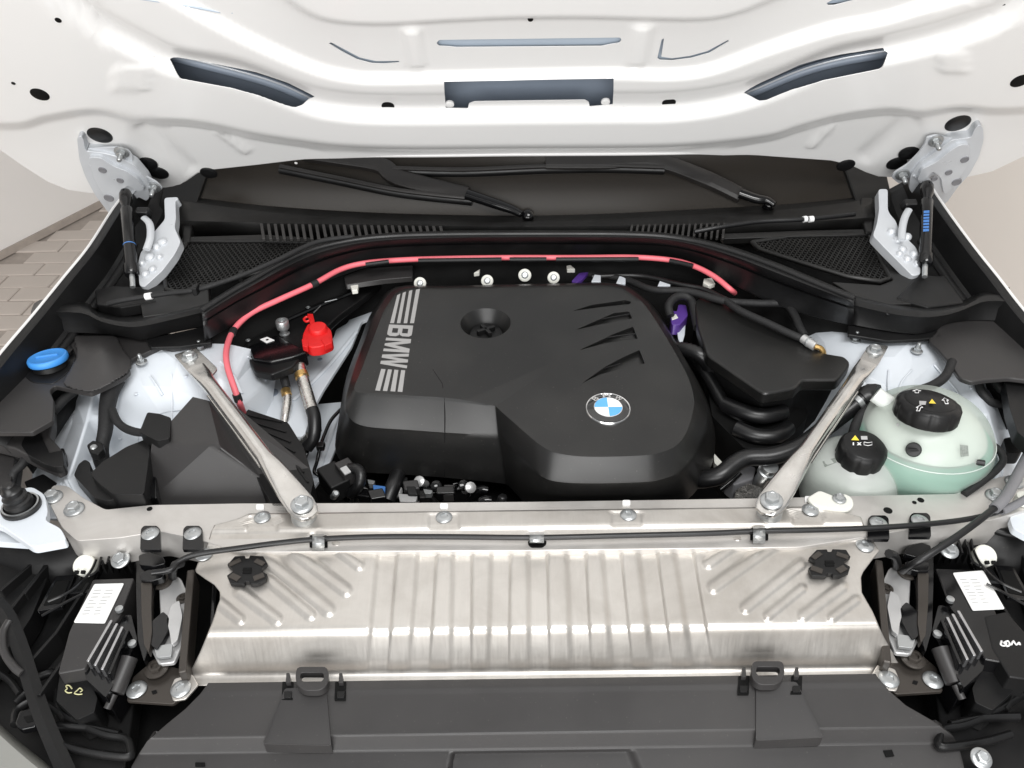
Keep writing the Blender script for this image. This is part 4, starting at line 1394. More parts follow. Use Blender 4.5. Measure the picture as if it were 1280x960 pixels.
def arc_letter(ch, ang):
    c = ec + (xe * math.cos(ang) + ye * math.sin(ang)) * rE * .775 + ze * 0.0046
    up = (xe * math.cos(ang) + ye * math.sin(ang))
    rt_ = up.cross(ze) * 1.0
    hw = rE * (.13 if ch == 'B' else .17)
    hh = rE * .135
    cu = bpy.data.curves.new('t', 'FONT')
    cu.body = ch
    cu.offset = 0.02
    to = bpy.data.objects.new('t', cu)
    col.objects.link(to)
    me = bpy.data.meshes.new_from_object(to.evaluated_get(bpy.context.evaluated_depsgraph_get()))
    bpy.data.objects.remove(to)
    co = [v_.co.copy() for v_ in me.vertices]
    fs = [tuple(p.vertices) for p in me.polygons]
    x0, x1 = min(q.x for q in co), max(q.x for q in co)
    y0, y1 = min(q.y for q in co), max(q.y for q in co)
    build('letter', [c + rt_ * (((q.x - x0) / (x1 - x0) * 2 - 1) * hw) + up * (((q.y - y0) / (y1 - y0) * 2 - 1) * hh) for q in co], fs, 'chrome', emb, smooth=False)


arc_letter('B', math.radians(132))
arc_letter('M', math.radians(90))
arc_letter('W', math.radians(48))

# ================================================================== FRONT CROSSMEMBER
ZX = 0.900
cm = thing('crossmember', P(668, 640, ZX - 0.04), 'bare silver front crossmember running across the whole bay', 'crossmember')
prism('beam', [(58, 622), (66, 606), (84, 607), (104, 622), (132, 637), (150, 635), (190, 631), (300, 629), (480, 628.5), (660, 627), (800, 625), (955, 622.5), (1080, 619.5), (1195, 617), (1222, 604), (1250, 596), (1300, 588), (1300, 632), (1240, 650), (1180, 655), (1100, 668), (1000, 684), (660, 688), (300, 690), (240, 672), (200, 664), (150, 672), (96, 676), (78, 660)],
      ZX, 0.045, 'cast_alu', cm, rnd=5, bevel=0.004, seg=3)
for (x, y, r) in ((66, 622, .0125), (93, 637, .0125), (1244, 620, .012), (1268, 603, .012)):
    bolt('hex', P(x, y, ZX + 0.0005), r, cm)
for (x, y, r) in ((187, 636, 2.6), (1110, 638, 4), (1151, 625, 3.0), (1143, 628, 2.0)):
    c = P(x, y, ZX + 0.0004)
    s = (c - CAM).length / FPX
    lathe('hole', c, Z, [(r * s * 1.2, -0.001), (r * s * 1.2, 0.0003), (r * s, 0.0005), (0, 0.0001)], 'deep_black', cm, n=16)
for (x, y) in ((555, 633), (783, 629), (325, 634), (1011, 624)):
    prism('spot_pad', [(x - 5, y - 4), (x + 5, y - 4), (x + 5, y + 3), (x - 5, y + 3)], ZX + 0.002, 0.003, 'white_paint', cm, rnd=2)
# black brackets with bolts on the beam's front edge
for k, (x, y, w_, side) in enumerate(((188, 667, 13, 'L'), (241, 667, 13, 'L'), (1098, 654, 14, 'R'), (1150, 651, 14, 'R'))):
    t = prism('bracket_tab', [(x - w_, y + 20), (x - w_ + 1, y - 6), (x - w_ + 5, y - 10), (x + w_ - 5, y - 10), (x + w_ - 1, y - 6), (x + w_, y + 20)], ZX + 0.005, 0.005, 'gloss_black', cm, rnd=2, bevel=0.001)
    bolt('torx', P(x, y, ZX + 0.0052), 0.0105, cm)

# ================================================================== ALUMINIUM RADIATOR COVER
rowsL = [(638, 312), (645, 296), (652, 268), (660, 264), (671, 261), (686, 254), (700, 247), (709, 244), (718, 256), (726, 268), (735, 275), (745, 275), (757, 271), (775, 265), (791, 258), (810, 250), (832, 239), (842, 232), (852, 224)]
rowsR = [(638, 1019), (645, 1050), (652, 1076), (660, 1079), (667, 1081), (680, 1090), (694, 1099), (708, 1088), (720, 1079), (727, 1076), (746, 1077), (757, 1083), (769, 1090), (785, 1097), (802, 1105), (820, 1115), (830, 1120), (842, 1128), (852, 1137)]
tilt = -0.0145                                     # cross slope of the picture


def axl(y):
    return float(np.interp(y, [r[0] for r in rowsL], [r[1] for r in rowsL]))


def axr(y):
    return float(np.interp(y, [r[0] for r in rowsR], [r[1] for r in rowsR]))


RT = [496, 546, 590, 638, 684, 732, 776, 821, 866]     # channel right edges, far end
RB = [485, 537, 589, 636, 687, 739, 790, 840, 890]     # near end
DG = [((368, 690), (432, 738), 11), ((420, 684), (448, 706), 10), ((326, 694), (410, 762), 12), ((338, 726), (388, 768), 10), ((300, 740), (346, 774), 10), ((268, 748), (300, 774), 9),
      ((966, 682), (892, 734), 11), ((922, 678), (886, 704), 10), ((1000, 706), (932, 760), 10), ((1002, 736), (960, 770), 8), ((1052, 734), (1004, 770), 10), ((1070, 750), (1040, 772), 8)]


def aluz(x, y):
    yy = y + (x - 668) * 0.012           # undo the camera's roll so creases run straight
    # main section across
    z = float(np.interp(yy, [630, 657, 663, 676, 682, 778, 783, 787, 791, 796, 832, 836, 840, 844, 860], [.9035, .9035, .9000, .8985, .8945, .8886, .8877, .8858, .8824, .8770, .8372, .8332, .8306, .8292, .8268]))
    inc = ss((yy - 676) / 8) * ss((834 - yy) / 6)
    t = (yy - 690) / 140.0
    ch = 0.0
    for a, b in zip(RT, RB):
        xr_ = a + (b - a) * t
        wd_ = 21 + 2 * t
        if yy < 690:
            continue
        d = xr_ - x
        if -3 < d < wd_ + 9:
            ch = max(ch, ss((d + 2.5) / 4.0) * ss((wd_ + 8 - d) / 10.0))
    z -= 0.0038 * ch * ss((yy - 684) / 6) * (1.0 - 0.5 * ss((yy - 770) / 40)) * ss((838 - yy) / 16)
    if yy < 786:
        h = 0.0
        for a, b, r in DG:
            d = segd(x, y, a, b)
            h = max(h, ss((r - d) / (r * .8)))
        z += 0.0032 * h * ss((786 - yy) / 8) * ss((yy - 672) / 5)
    # dimples round the clip holes and fasteners
    for cx, cy, r in ((398, 677, 15), (671, 677, 18), (949, 669, 15)):
        d = math.hypot((x - cx) / r, (y - cy) / (r * .7))
        z -= 0.0015 * ss((1.2 - d) / .4)
    # flange steps along the rear edge with the screw seats
    if yy < 659:
        seat = 0.0
        for cx in (328, 555, 783, 1010):
            seat = max(seat, ss((21 - abs(x - cx)) / 4.0))
        z -= 0.0018 * seat * ss((yy - 640) / 3)
    return z


ys_ = list(np.arange(638, 853, 2.0))
NXA = 440
v, f = [], []
for y in ys_:
    l, r = axl(y), axr(y)
    for i in range(NXA + 1):
        x = l + (r - l) * i / NXA
        yq = y - (x - 668) * 0.0125
        v.append(P(x, yq, aluz(x, yq)))
for j in range(len(ys_) - 1):
    for i in range(NXA):
        a = j * (NXA + 1) + i
        f.append((a, a + 1, a + NXA + 2, a + NXA + 1))
alu = build('radiator_cover', v, f, 'aluminium', ang=70, solid=0.0016, label='ribbed bare aluminium radiator cover sheet across the middle', cat='radiator cover')
for (x, y, dx) in ((234, 641, 0), (328, 646.5, 0), (555, 646.5, 0), (785.5, 643.5, 0), (1013, 637.5, 0), (255, 693, 0), (1081, 682, 0)):
    if x == 234:
        continue
    bolt('torx', P(x, y, aluz(x, y) + 0.0012), 0.0105, alu)
# speed nuts: petal shaped black fasteners


def petal(cx, cy, w_, h_, lean):
    pts = [(-1.0, -.35), (-.62, -.95), (-.12, -.98), (-.08, -.80), (.08, -.80), (.14, -1.0), (.80, -.95), (1.02, -.42), (.72, -.10), (.72, .06), (1.0, .30), (.92, .70), (.50, .98), (.18, .98), (.10, .80), (-.08, .80), (-.16, 1.0), (-.84, .95), (-1.02, .40), (-.72, .10), (-.72, -.06)]
    q = [(cx + a * w_ + b * lean, cy + b * h_) for a, b in pts]
    zt = aluz(cx, cy) + 0.008
    o = prism('sheet_fastener', q, zt, 0.006, 'black_plastic', alu, bevel=0.0008)
    for (a, b, s1, s2, rot) in ((-.62, -.5, .28, .10, .6), (.62, -.5, .26, .10, -.5), (-.62, .52, .26, .12, -.5), (.58, .5, .24, .12, .5), (0, -.02, .20, .07, 0), (0, .16, .20, .07, 0)):
        c = P(cx + a * w_ + b * lean, cy + b * h_, zt + 0.0006)
        box('slot', c, Vector((math.cos(rot), math.sin(rot), 0)), Vector((-math.sin(rot), math.cos(rot), 0)), Z, s1 * .050, s2 * .06, 0.0012, 'primer_bronze' if abs(a) > .3 else 'deep_black', o)
    return o


petal(309, 712, 25, 18, 0)
petal(1037, 703, 26, 17, 0)

# release cable along the sheet with its three clips
rc_pts = [(190, 716), (214, 712), (222, 703), (246, 693), (300, 685), (350, 678.5), (398, 674), (470, 671), (560, 671), (671, 672), (780, 669.5), (880, 667), (949, 664), (1020, 662.5), (1090, 660), (1160, 655), (1215, 648), (1258, 636), (1300, 615)]
tube('release_cable', [P(x, y, .9105) for x, y in rc_pts], 0.0034, 'hose_rubber', label='thin black release cable clipped along the aluminium sheet', cat='cable', n=8)
cab = bpy.data.objects['release_cable']
tube('cable_sleeve', [P(x, y, .9105) for x, y in ((1252, 639), (1275, 628), (1300, 612))], 0.0052, 'grey_sleeve', cab, n=8)
for k, (cx, cy) in enumerate(((398, 676), (671, 671.5), (949, 667))):
    lab = ('steel clip on the cable at the left of the aluminium sheet', 'steel clip on the cable in the middle of the aluminium sheet', 'steel clip on the cable at the right of the aluminium sheet')[k]
    t = thing('cable_clip', P(cx, cy, .90), lab, 'clip', 'release cable clips')
    for s in (-1, 1):
        if k != 1:
            prism('hole', [(cx + s * 8 - 3, cy - 7), (cx + s * 8 + 3, cy - 7), (cx + s * 8 + 3.5, cy + 8), (cx + s * 8 - 3, cy + 8)], .9022, 0.001, 'deep_black', t, rnd=1.5)
    if k == 1:
        prism('hole', [(cx - 11, cy + 4), (cx + 12, cy + 4), (cx + 12, cy + 9), (cx + 7, cy + 13), (cx - 7, cy + 13), (cx - 11, cy + 9)], .9005, 0.001, 'deep_black', t, rnd=2)
    hw_ = 7.5 if k != 1 else 9
    pr = [(-9 if k != 1 else -5, .9015), (-6 if k != 1 else -4, .9125), (-3, .9165), (2, .9165), (5, .9135), (11 if k != 1 else 6, .9025)]
    ring_loft('strap', [[P(cx - hw_, cy + dy + 1, zz) for dy, zz in pr], [P(cx, cy + dy + 1, zz + .0006) for dy, zz in pr], [P(cx + hw_, cy + dy + 1, zz) for dy, zz in pr]], 'zinc', t, closed=False, solid=0.001)
# second cable running up to the right
c2 = tube('latch_cable', [P(x, y, z) for x, y, z in ((1128, 714, .87), (1140, 706, .90), (1160, 694, .915), (1200, 668, .925), (1236, 641, .93), (1250, 628, .93), (1268, 602, .925), (1290, 560, .92))], 0.0042, 'hose_rubber', label='black latch cable rising to a grey sleeve at right', cat='cable', n=10)
tube('cable_sleeve', [P(x, y, z) for x, y, z in ((1243, 635.5, .9305), (1256, 622, .93), (1268, 602, .9255), (1290, 560, .9205))], 0.0068, 'grey_sleeve', c2, n=10)

# ================================================================== GRILLE COVER AT THE BOTTOM
ZB = 0.845
gc = thing('grille_cover', P(660, 920, 0.80), 'wide dark grey plastic cover above the grille at the bottom', 'grille cover')


def GB(x, y):
    """height of the grille cover: flat, then stepping down towards the grille"""
    yy = y + (x - 668) * 0.014
    return float(np.interp(yy, [840, 858, 866, 916, 936, 990], [.845, .846, .8445, .838, .820, .812]))


GO_L = [(846, 262), (862, 250), (880, 232), (900, 207), (920, 184), (935, 174), (950, 165), (990, 152)]
GO_R = [(836, 1092), (846, 1098), (862, 1112), (880, 1132), (900, 1166), (920, 1192), (935, 1199), (950, 1203), (990, 1212)]
v, f = [], []
ysg = list(np.arange(848, 991, 1.5))
NG = 330
for y in ysg:
    l = float(np.interp(y, [q[0] for q in GO_L], [q[1] for q in GO_L]))
    r = float(np.interp(y - 8, [q[0] for q in GO_R], [q[1] for q in GO_R]))
    for i in range(NG + 1):
        x = l + (r - l) * i / NG
        yq = y - (x - 668) * 0.0138
        z = GB(x, yq)
        # recessed panel in the middle
        z -= 0.007 * ss((x - 565 + (yq - 938) * .2) / 5.0) * ss((794 + (yq - 938) * .4 - x) / 12.0) * ss((yq - 938 + (x - 668) * .012) / 3.0)
        v.append(P(x, yq, z))
for j in range(len(ysg) - 1):
    for i in range(NG):
        a = j * (NG + 1) + i
        f.append((a, a + 1, a + NG + 2, a + NG + 1))
sh = build('cover_shell', v, f, 'grey_plastic', gc, ang=50)
bb = sh.modifiers.new('solid', 'SOLIDIFY')
bb.thickness = 0.014
bb.offset = -1
bv = sh.modifiers.new('bevel', 'BEVEL')
bv.width = 0.003
bv.segments = 2
bv.limit_method = 'ANGLE'
bv.angle_limit = math.radians(60)
for pts in ([(356, 860), (408, 860), (414, 932), (328, 930)], [(945, 852), (996, 852), (1030, 922), (945, 926)]):
    pts = rounded(pts, 4, 3)
    tp = [P(x, y, GB(x, y) + .0025 + .007 * (1 if y > 890 else 0)) for x, y in pts]
    prism3('mounting_tongue', tp, (0, 0, -.016), 'grey_plastic', gc, bevel=.002)
for (cx, cy) in ((390, 849), (960, 842)):
    k = 21
    q = rounded([(cx - k + 2, cy - 16), (cx + k - 2, cy - 16), (cx + k, cy - 5), (cx + k - 2, cy + 8), (cx + 10, cy + 14), (cx - 10, cy + 14), (cx - k + 2, cy + 8), (cx - k, cy - 5)], 5, 3)
    qi = rounded([(cx - 14, cy - 8.5), (cx + 14, cy - 8.5), (cx + 15, cy - 1), (cx + 11, cy + 3), (cx - 11, cy + 3), (cx - 15, cy - 1)], 3, 3)
    n1 = len(q)
    zt = .862
    A1 = [P(x, y, zt) for x, y in q]
    B1 = [P(x, y, zt) for x, y in qi[:]]
    # ring made by matching points round both outlines
    m1 = 40

    def resample(pp):
        L = [0.0]
        for i in range(len(pp)):
            L.append(L[-1] + (pp[(i + 1) % len(pp)] - pp[i]).length)
        out = []
        for s_ in np.linspace(0, L[-1], m1, endpoint=False):
            i = max(j for j in range(len(pp)) if L[j] <= s_ + 1e-9)
            seg_ = L[i + 1] - L[i]
            out.append(pp[i].lerp(pp[(i + 1) % len(pp)], (s_ - L[i]) / max(seg_, 1e-9)))
        return out
    A1, B1 = resample(A1), resample(B1)
    dn = Vector((0, 0, -0.010))
    ring_loft('grab_loop', [[p + dn for p in A1], A1, B1, [p + dn for p in B1], [p + dn for p in A1]], 'grey_plastic', gc, cap0=False, cap1=False, bevel=0.0012)
    for s in (-1, 1):
        xx = cx + s * 30 + (0 if s < 0 else 6)
        prism('snap_slot', [(xx - 7, cy + 3), (xx + 7, cy + 3), (xx + 6, cy + 26), (xx - 8, cy + 26)], GB(xx, cy + 12) + 0.0008, 0.002, 'deep_black', gc, rnd=1)
        prism('snap_hook', [(xx - 5, cy + 15), (xx + 5, cy + 15), (xx + 4, cy + 23), (xx - 5, cy + 23)], GB(xx, cy + 12) + 0.003, 0.003, 'black_plastic', gc, rnd=1, bevel=0.0006)
        prism('snap_pin', [(xx - 2, cy - 8), (xx + 2, cy - 8), (xx + 3, cy + 4), (xx - 3, cy + 4)], .853, 0.012, 'grey_plastic', gc, rnd=1, bevel=0.0006)
for poly in ([(1104, 938), (1115, 937), (1118, 945), (1108, 946)], [(244, 953), (256, 953), (256, 958), (244, 958)]):
    prism('slot', poly, GB(poly[0][0], poly[0][1]) + 0.001, 0.001, 'deep_black', gc)
# ================================================================== STRUT BRACES


def brace(a, b, plate, tb, label, side):
    A, B = P(a[0], a[1], 0.966), P(b[0], b[1], 0.925)
    t = thing('strut_brace', (A + B) / 2, label, 'strut brace', 'strut braces')
    d = (B - A).normalized()
    s = d.cross(Z).normalized()
    u = s.cross(d)
    rings = []
    L = (B - A).length
    sec = [(-0.014, .012, .0022), (-0.004, .0125, .0024), (0.010, .0125, .006), (0.026, .0115, .0105), (0.045, .0108, .0110), (L * .5, .0108, .0110), (L - .10, .0112, .0108), (L - .078, .0130, .0098), (L - .055, .0152, .0066), (L - .03, .0170, .0042), (L - .004, .0178, .0036), (L + .009, .0158, .0034), (L + .018, .012, .0032), (L + .021, .004, .003)]
    for (q, w_, h_) in sec:
        c = A + d * q + u * 0.0
        e = 2.0 if h_ > .01 else 3.2
        ring = []
        for j in range(24):
            th = 2 * math.pi * j / 24
            cx_, sx_ = math.cos(th), math.sin(th)
            ring.append(c + s * (w_ * math.copysign(abs(cx_) ** (2 / e), cx_)) + u * (h_ * math.copysign(abs(sx_) ** (2 / e), sx_)))
        rings.append(ring)
    ring_loft('tube', rings, 'galv_tube', t, ang=35)
    prism('end_plate', plate, 0.9655, 0.004, 'galv_tube', t, rnd=3, bevel=0.001)
    bolt('hex', P(tb[0], tb[1], 0.9655), 0.0120, t)
    bolt('hex', B + u * 0.0042, 0.0138, t, u)
    lathe('spacer', B - u * 0.024, u, [(0.0155, 0), (0.0155, 0.021)], 'zinc', t, n=20)
    # folded flange on the tube's side
    fl = [A + d * q - s * side * w_ * .98 - u * .002 for q, w_ in ((0.05, .0108), (0.09, .0108), (L * .5, .0108), (L - .09, .0115))]
    tube('weld_seam', fl, 0.0018, 'galv_tube', t, n=6)
    return t


brace((250, 465), (378, 634), [(217, 443), (245, 434.5), (272, 460), (262, 472), (243, 474)], (237, 447), 'galvanised strut brace running from left tower to the crossmember', -1)
brace((1080, 460), (964, 629), [(1068, 458), (1087, 430), (1111, 432), (1100, 452), (1088, 468), (1072, 468)], (1093, 439), 'galvanised strut brace running from right tower past the coolant tanks', 1)

# ================================================================== AIR FILTER BOX
ab = thing('air_filter_box', P(240, 600, 0.80), 'angular black air filter box behind the left crossmember', 'air filter box')


def pf(name, P3, faces, m, parent, **kw):
    return build(name, P3, faces, m, parent, **kw)


# main lid: faceted hood with a ridge
Vb = [P(241, 496, .945), P(262, 506, .942), P(300, 512, .93), P(386, 585, .90), P(386, 632, .868), P(200, 632, .868), P(170, 632, .868),     # 0-6 rim
      P(264, 556, .935), P(276, 560, .934), P(325, 596, .900), P(300, 634, .866), P(178, 634, .866), P(190, 553, .925), P(213, 530, .93)]
Fb = [(0, 13, 12, 7), (0, 7, 8, 1), (1, 8, 9, 3, 2), (7, 12, 11, 10, 9, 8), (9, 10, 4, 3)]
pf('lid', Vb, [(0, 13, 12, 7), (0, 7, 8), (0, 8, 1), (1, 8, 9), (1, 9, 3), (1, 3, 2), (7, 12, 11), (7, 11, 10), (7, 10, 9), (7, 9, 8), (9, 10, 4), (9, 4, 3)], 'grey_plastic', ab, ang=14, bevel=0.008, seg=4)
# ribbed filter element side beyond the ridge
prism('filter_housing', [(262, 503), (296, 507), (360, 528), (380, 560), (392, 600), (384, 640), (345, 640), (300, 560)], 0.90, 0.12, 'black_plastic', ab, rnd=3, bevel=0.002)
for k in range(7):
    t = k / 6
    a, b = (276 + 8 * k * 1.6, 512 + 7.6 * k), (352 + 5.5 * k, 528 + 12.5 * k)
    tube('housing_rib', [P(a[0], a[1], .9015), P(b[0], b[1], .9005)], 0.0016, 'black_plastic', ab, n=6, sub=0)
# intake snorkel on the left
prism('intake_duct', [(112, 592), (128, 577), (158, 558), (184, 548), (188, 560), (184, 590), (180, 618), (142, 618), (126, 606)], 0.918, 0.09, 'black_plastic', ab, rnd=5, bevel=0.008, seg=4)
prism('duct_gap', [(184, 556), (196, 556), (196, 622), (180, 622)], 0.895, 0.08, 'gloss_black', ab, bevel=0.002)
prism('duct_flange', [(92, 594), (98, 580), (106, 574), (113, 578), (113, 590), (132, 612), (144, 624), (134, 626), (118, 622)], 0.905, 0.03, 'black_plastic', ab, rnd=3, bevel=0.003)
prism('mounting_ear', [(174, 540), (184, 515), (200, 517), (214, 522), (212, 548), (196, 551)], 0.935, 0.03, 'black_plastic', ab, rnd=3, bevel=0.003)

# ================================================================== BLACK CONTROL BOX (right)
eb = thing('control_box', P(960, 450, 0.80), 'matt black control box lid right of the engine cover', 'control box')
top = rounded([(868, 376), (880, 368), (930, 388), (1004, 424), (1030, 441), (1056, 445), (1064, 453), (1048, 475), (1003, 475), (995, 485), (957, 492), (948, 488), (884, 444), (872, 408)], 5, 3)
prism('box_lid', top, 0.955, 0.02, 'cover_plastic', eb, bevel=0.005, seg=3)
cx_, cy_ = 965, 440
prism('box_body', [(cx_ + (x - cx_) * .97, cy_ + (y - cy_) * .94) for x, y in top], 0.936, 0.16, 'black_plastic', eb, bevel=0.003)
prism('cable_outlet', [(880, 455), (905, 470), (960, 500), (1000, 490), (1010, 520), (975, 560), (930, 560), (890, 520)], 0.88, 0.12, 'deep_black', eb, rnd=4, bevel=0.004)

# ================================================================== BATTERY DISTRIBUTION BOX (left) AND RED CAP
bb_ = thing('terminal_box', P(370, 430, 0.85), 'glossy black jump-start terminal box beside the engine cover', 'terminal box')
prism('housing', [(303, 434), (318, 420), (345, 408), (395, 378), (440, 362), (472, 350), (476, 353), (464, 364), (447, 377), (425, 393), (409, 408), (397, 420), (384, 436), (366, 458), (340, 468), (318, 464)], 0.925, 0.014, 'black_plastic', bb_, rnd=3, bevel=0.003)
prism('front_cover', [(310, 432), (330, 425), (345, 418), (368, 430), (380, 436), (384, 440), (366, 446), (338, 452), (316, 448)], 0.932, 0.026, 'gloss_black', bb_, rnd=3, bevel=0.003)
prism('label_patch', [(325, 424), (334, 421), (343, 425), (333, 428.5)], 0.9335, 0.001, 'print_white', bb_)
lathe('label_dot', P(334, 424.6, .9337), Z, [(0.0025, 0), (0.002, 0.0003), (0.0012, 0.0003)], 'deep_black', bb_, n=14)
tube('rim_rail', [P(x, y, .930) for x, y in ((350, 404), (395, 384), (430, 370), (445, 364))], 0.003, 'gloss_black', bb_, n=6)
tube('bright_edge', [P(x, y, .9335) for x, y in ((392, 391), (401, 382))], 0.0009, 'zinc', bb_, n=6, sub=0)
tube('bright_edge', [P(x, y, .9335) for x, y in ((406, 377.5), (421, 374))], 0.0009, 'zinc', bb_, n=6, sub=0)
tube('cable_groove', [P(x, y, .928) for x, y in ((410, 362), (432, 356), (455, 352), (474, 352))], 0.004, 'gloss_black', bb_, n=6)
gp = P(355, 414, .93)
gs_ = thing('ground_stud', gp, 'silver threaded ground stud beside the red cap', 'stud')
lathe('shank', gp, Z, [(0.0085, -0.012), (0.0085, -0.004), (0.006, -0.003), (0.006, 0.008)], 'zinc', gs_, n=18)
lathe('nut', gp, Z, [(0.0098, 0.006), (0.0105, 0.008), (0.0105, 0.019), (0.0092, 0.021), (0.006, 0.0212), (0.0055, 0.016), (0, 0.016)], 'zinc', gs_, n=18)
for k, (x, y) in enumerate(((385, 384), (310, 425), (384, 428))):
    bolt('torx', P(x, y, .9275), 0.004, bb_)
rp = P(396, 418, .940)
rcap = part('red_cap', rp, bb_, 'bright red positive terminal cap')
q = rounded([(378, 418), (384, 405), (392, 402), (405, 404), (414, 412), (416, 426), (408, 430), (400, 433), (388, 434), (378, 428)], 3, 3)
prism('cap_base', q, 0.940, 0.018, 'red_cap', rcap, bevel=0.002)
lathe('cap_dome', P(398, 413, .940), Vector((0, -.1, 1)), [(0.0150, -0.002), (0.0145, 0.0055), (0.0128, 0.0078), (0.0, 0.0082)], 'red_cap', rcap, n=24)
prism('latch_loop', [(377, 424), (383, 420), (386, 430), (384, 434), (378, 432)], 0.9415, 0.01, 'red_cap', rcap, bevel=0.001)
prism('latch_loop', [(401, 424), (412, 420), (415, 428), (406, 432)], 0.942, 0.01, 'red_cap', rcap, bevel=0.001)
tube('strap', [P(392, 404, .944), P(388, 398, .945), P(384, 396, .944), P(380, 399, .943), P(383, 402, .942), P(388, 400, .943)], 0.002, 'red_cap', rcap, n=6)
prism('strap_tab', [(384, 392), (391, 392), (394, 404), (388, 406)], 0.945, 0.003, 'red_cap', rcap, bevel=0.0008)

# ================================================================== COOLANT TANKS
yE = P(1100, 618, ZX).y
bc_ = P(1148, 562, 0.90)
s = (bc_ - CAM).length / FPX
RBk = 73 * s
bc_ = PY(1148, 562, max(bc_.y, yE + RBk * .92 + .004))
RBk = 73 * (bc_ - CAM).length / FPX
tk = thing('coolant_tank', bc_ - Z * RBk, 'large translucent coolant tank part-filled with green fluid', 'tank')


def ball(c, rx, ry, rz, z0, z1, nlat=28, nlon=48, pw=2.1):
    rings = []
    for i in range(nlat + 1):
        zz = z0 + (z1 - z0) * i / nlat
        k = max(0.0, 1 - abs(zz / rz) ** pw) ** (1 / pw)
        rings.append([c + Vector((rx * k * math.cos(2 * math.pi * j / nlon), ry * k * math.sin(2 * math.pi * j / nlon), zz)) for j in range(nlon)])
    return rings


RX, RY, RZ = RBk * 1.02, RBk * .96, RBk * .98


def on_ball(x, y, c=bc_, r=(RX, RY, RZ), pw=2.1):
    d = ray(x, y).normalized()
    t = 0.5
    while t < 2.0:
        p = CAM + d * t - c
        if (abs((p.x / r[0]) ** 2 + (p.y / r[1]) ** 2)) ** (pw / 2) + abs(p.z / r[2]) ** pw < 1:
            break
        t += 0.0008
    return CAM + d * t


lev = on_ball(1150, 589).z - bc_.z
ring_loft('shell', ball(bc_, RX, RY, RZ, -RZ * .99, RZ * .985, nlat=40), 'tank_shell', tk, ang=60)
ring_loft('coolant', ball(bc_, RX * .965, RY * .965, RZ * .975, -RZ * .96, lev), 'coolant_green', tk, ang=60)
ring_loft('inner_wall', ball(bc_, RX * .90, RY * .90, RZ * .90, lev + .004, RZ * .86), 'tank_plastic', tk, ang=60)
for zz in (RZ * .34,):                       # weld seam of the two tank halves
    k_ = (1 - abs(zz / RZ) ** 2.1) ** (1 / 2.1)
    tube('mould_seam', [bc_ + Vector((RX * k_ * 1.001 * math.cos(2 * math.pi * j / 64), RY * k_ * 1.001 * math.sin(2 * math.pi * j / 64), zz)) for j in range(65)], .0007, 'tank_plastic', tk, n=6, sub=0)


capc = P(1159, 512, bc_.z + RZ * .97)
s = (capc - CAM).length / FPX
ct = part('cap', capc, tk, 'big black screw cap with arrows')
axc = Vector((0.04, 0.16, 1)).normalized()


def ribcap(o, c, ax, r, h, nl, m='black_plastic'):
    x_, y_, z_ = basis(ax)
    rings = []
    nn = 96
    for rr, hh, lob in ((0.96, 0, .3), (1.0, .003, 1), (1.0, h * .75, 1), (.95, h * .92, .7), (.86, h, .0), (.80, h * 1.03, 0), (.3, h * 1.08, 0)):
        rings.append([c + z_ * hh + (x_ * math.cos(2 * math.pi * j / nn) + y_ * math.sin(2 * math.pi * j / nn)) * (r * rr * (1 - .05 * lob * max(0, math.cos(nl * 2 * math.pi * j / nn)) ** 3)) for j in range(nn)])
    return ring_loft('screw_cap', rings, m, o, ang=40)


ribcap(ct, capc - axc * 0.012, axc, 34 * s, 0.024, 10)
lathe('raised_disc', capc + axc * .0122, axc, [(26 * s, -0.004), (26 * s, 0.001), (23 * s, 0.0035), (0, 0.0042)], 'black_plastic', ct, n=36)
CP = lambda x, y: PL(x, y, capc + axc * .0200, axc)
CP2 = lambda x, y: PL(x, y, capc + axc * .0178, axc)
build('warning_mark', [CP(1161, 504), CP(1170, 504.5), CP(1165, 498.5)], [(0, 1, 2)], 'print_yellow', ct, smooth=False)
strip('fluid_mark', [(1149, 501), (1158, 501.5), (1157, 506), (1149.5, 506)], CP2, 'print_grey', ct)


def arrow_mark(cx, cy, w_, h_, pr, fn, lean=0):
    pts = [(-1, -.2), (0, -1), (1, -.2), (.45, -.2), (.45, 1), (-.45, 1), (-.45, -.2), (-1, -.2)]
    tube('arrow_mark', [fn(cx + a * w_ + b * lean, cy + b * h_) for a, b in pts], 0.0005, 'print_white', pr, n=4, sub=0)


arrow_mark(1149, 510, 4, 3.6, ct, CP2, -1.5)
arrow_mark(1182, 501, 4, 3.6, ct, CP2, 1.5)
arrow_mark(1146, 489, 5, 2.0, ct, CP2)
# sensor boss, print and seam on the large tank
pb = on_ball(1142, 562)
nb = Vector(((pb - bc_).x / RX ** 2, (pb - bc_).y / RY ** 2, (pb - bc_).z / RZ ** 2)).normalized()
lathe('level_plug', pb - nb * .003, nb, [(0.0095, 0), (0.0095, 0.008), (0.0082, 0.010), (0, 0.0105)], 'rubber', tk, n=20)
xb_, yb_, zb_ = basis(nb)
box('plug_bar', pb + nb * .008, X, yb_, nb, 0.014, 0.005, 0.004, 'black_plastic', tk, bevel=0.001)
for x, y, w_, h_ in ((1205, 563, 5, 7),):
    strip('moulded_mark', [tuple(q_) for q_ in ((x - w_, y - h_), (x + w_, y - h_ + 1), (x + w_ + 1, y + h_), (x - w_ + 1, y + h_ + 1))], lambda a, b: on_ball(a, b) - ray(a, b) * .0015, 'mark_grey', tk)
lathe('vent_dot', on_ball(1123, 531), Vector((0, -.6, .8)), [(0.0022, -.001), (0.0022, 0.0005), (0, 0.0006)], 'print_grey', tk, n=10)
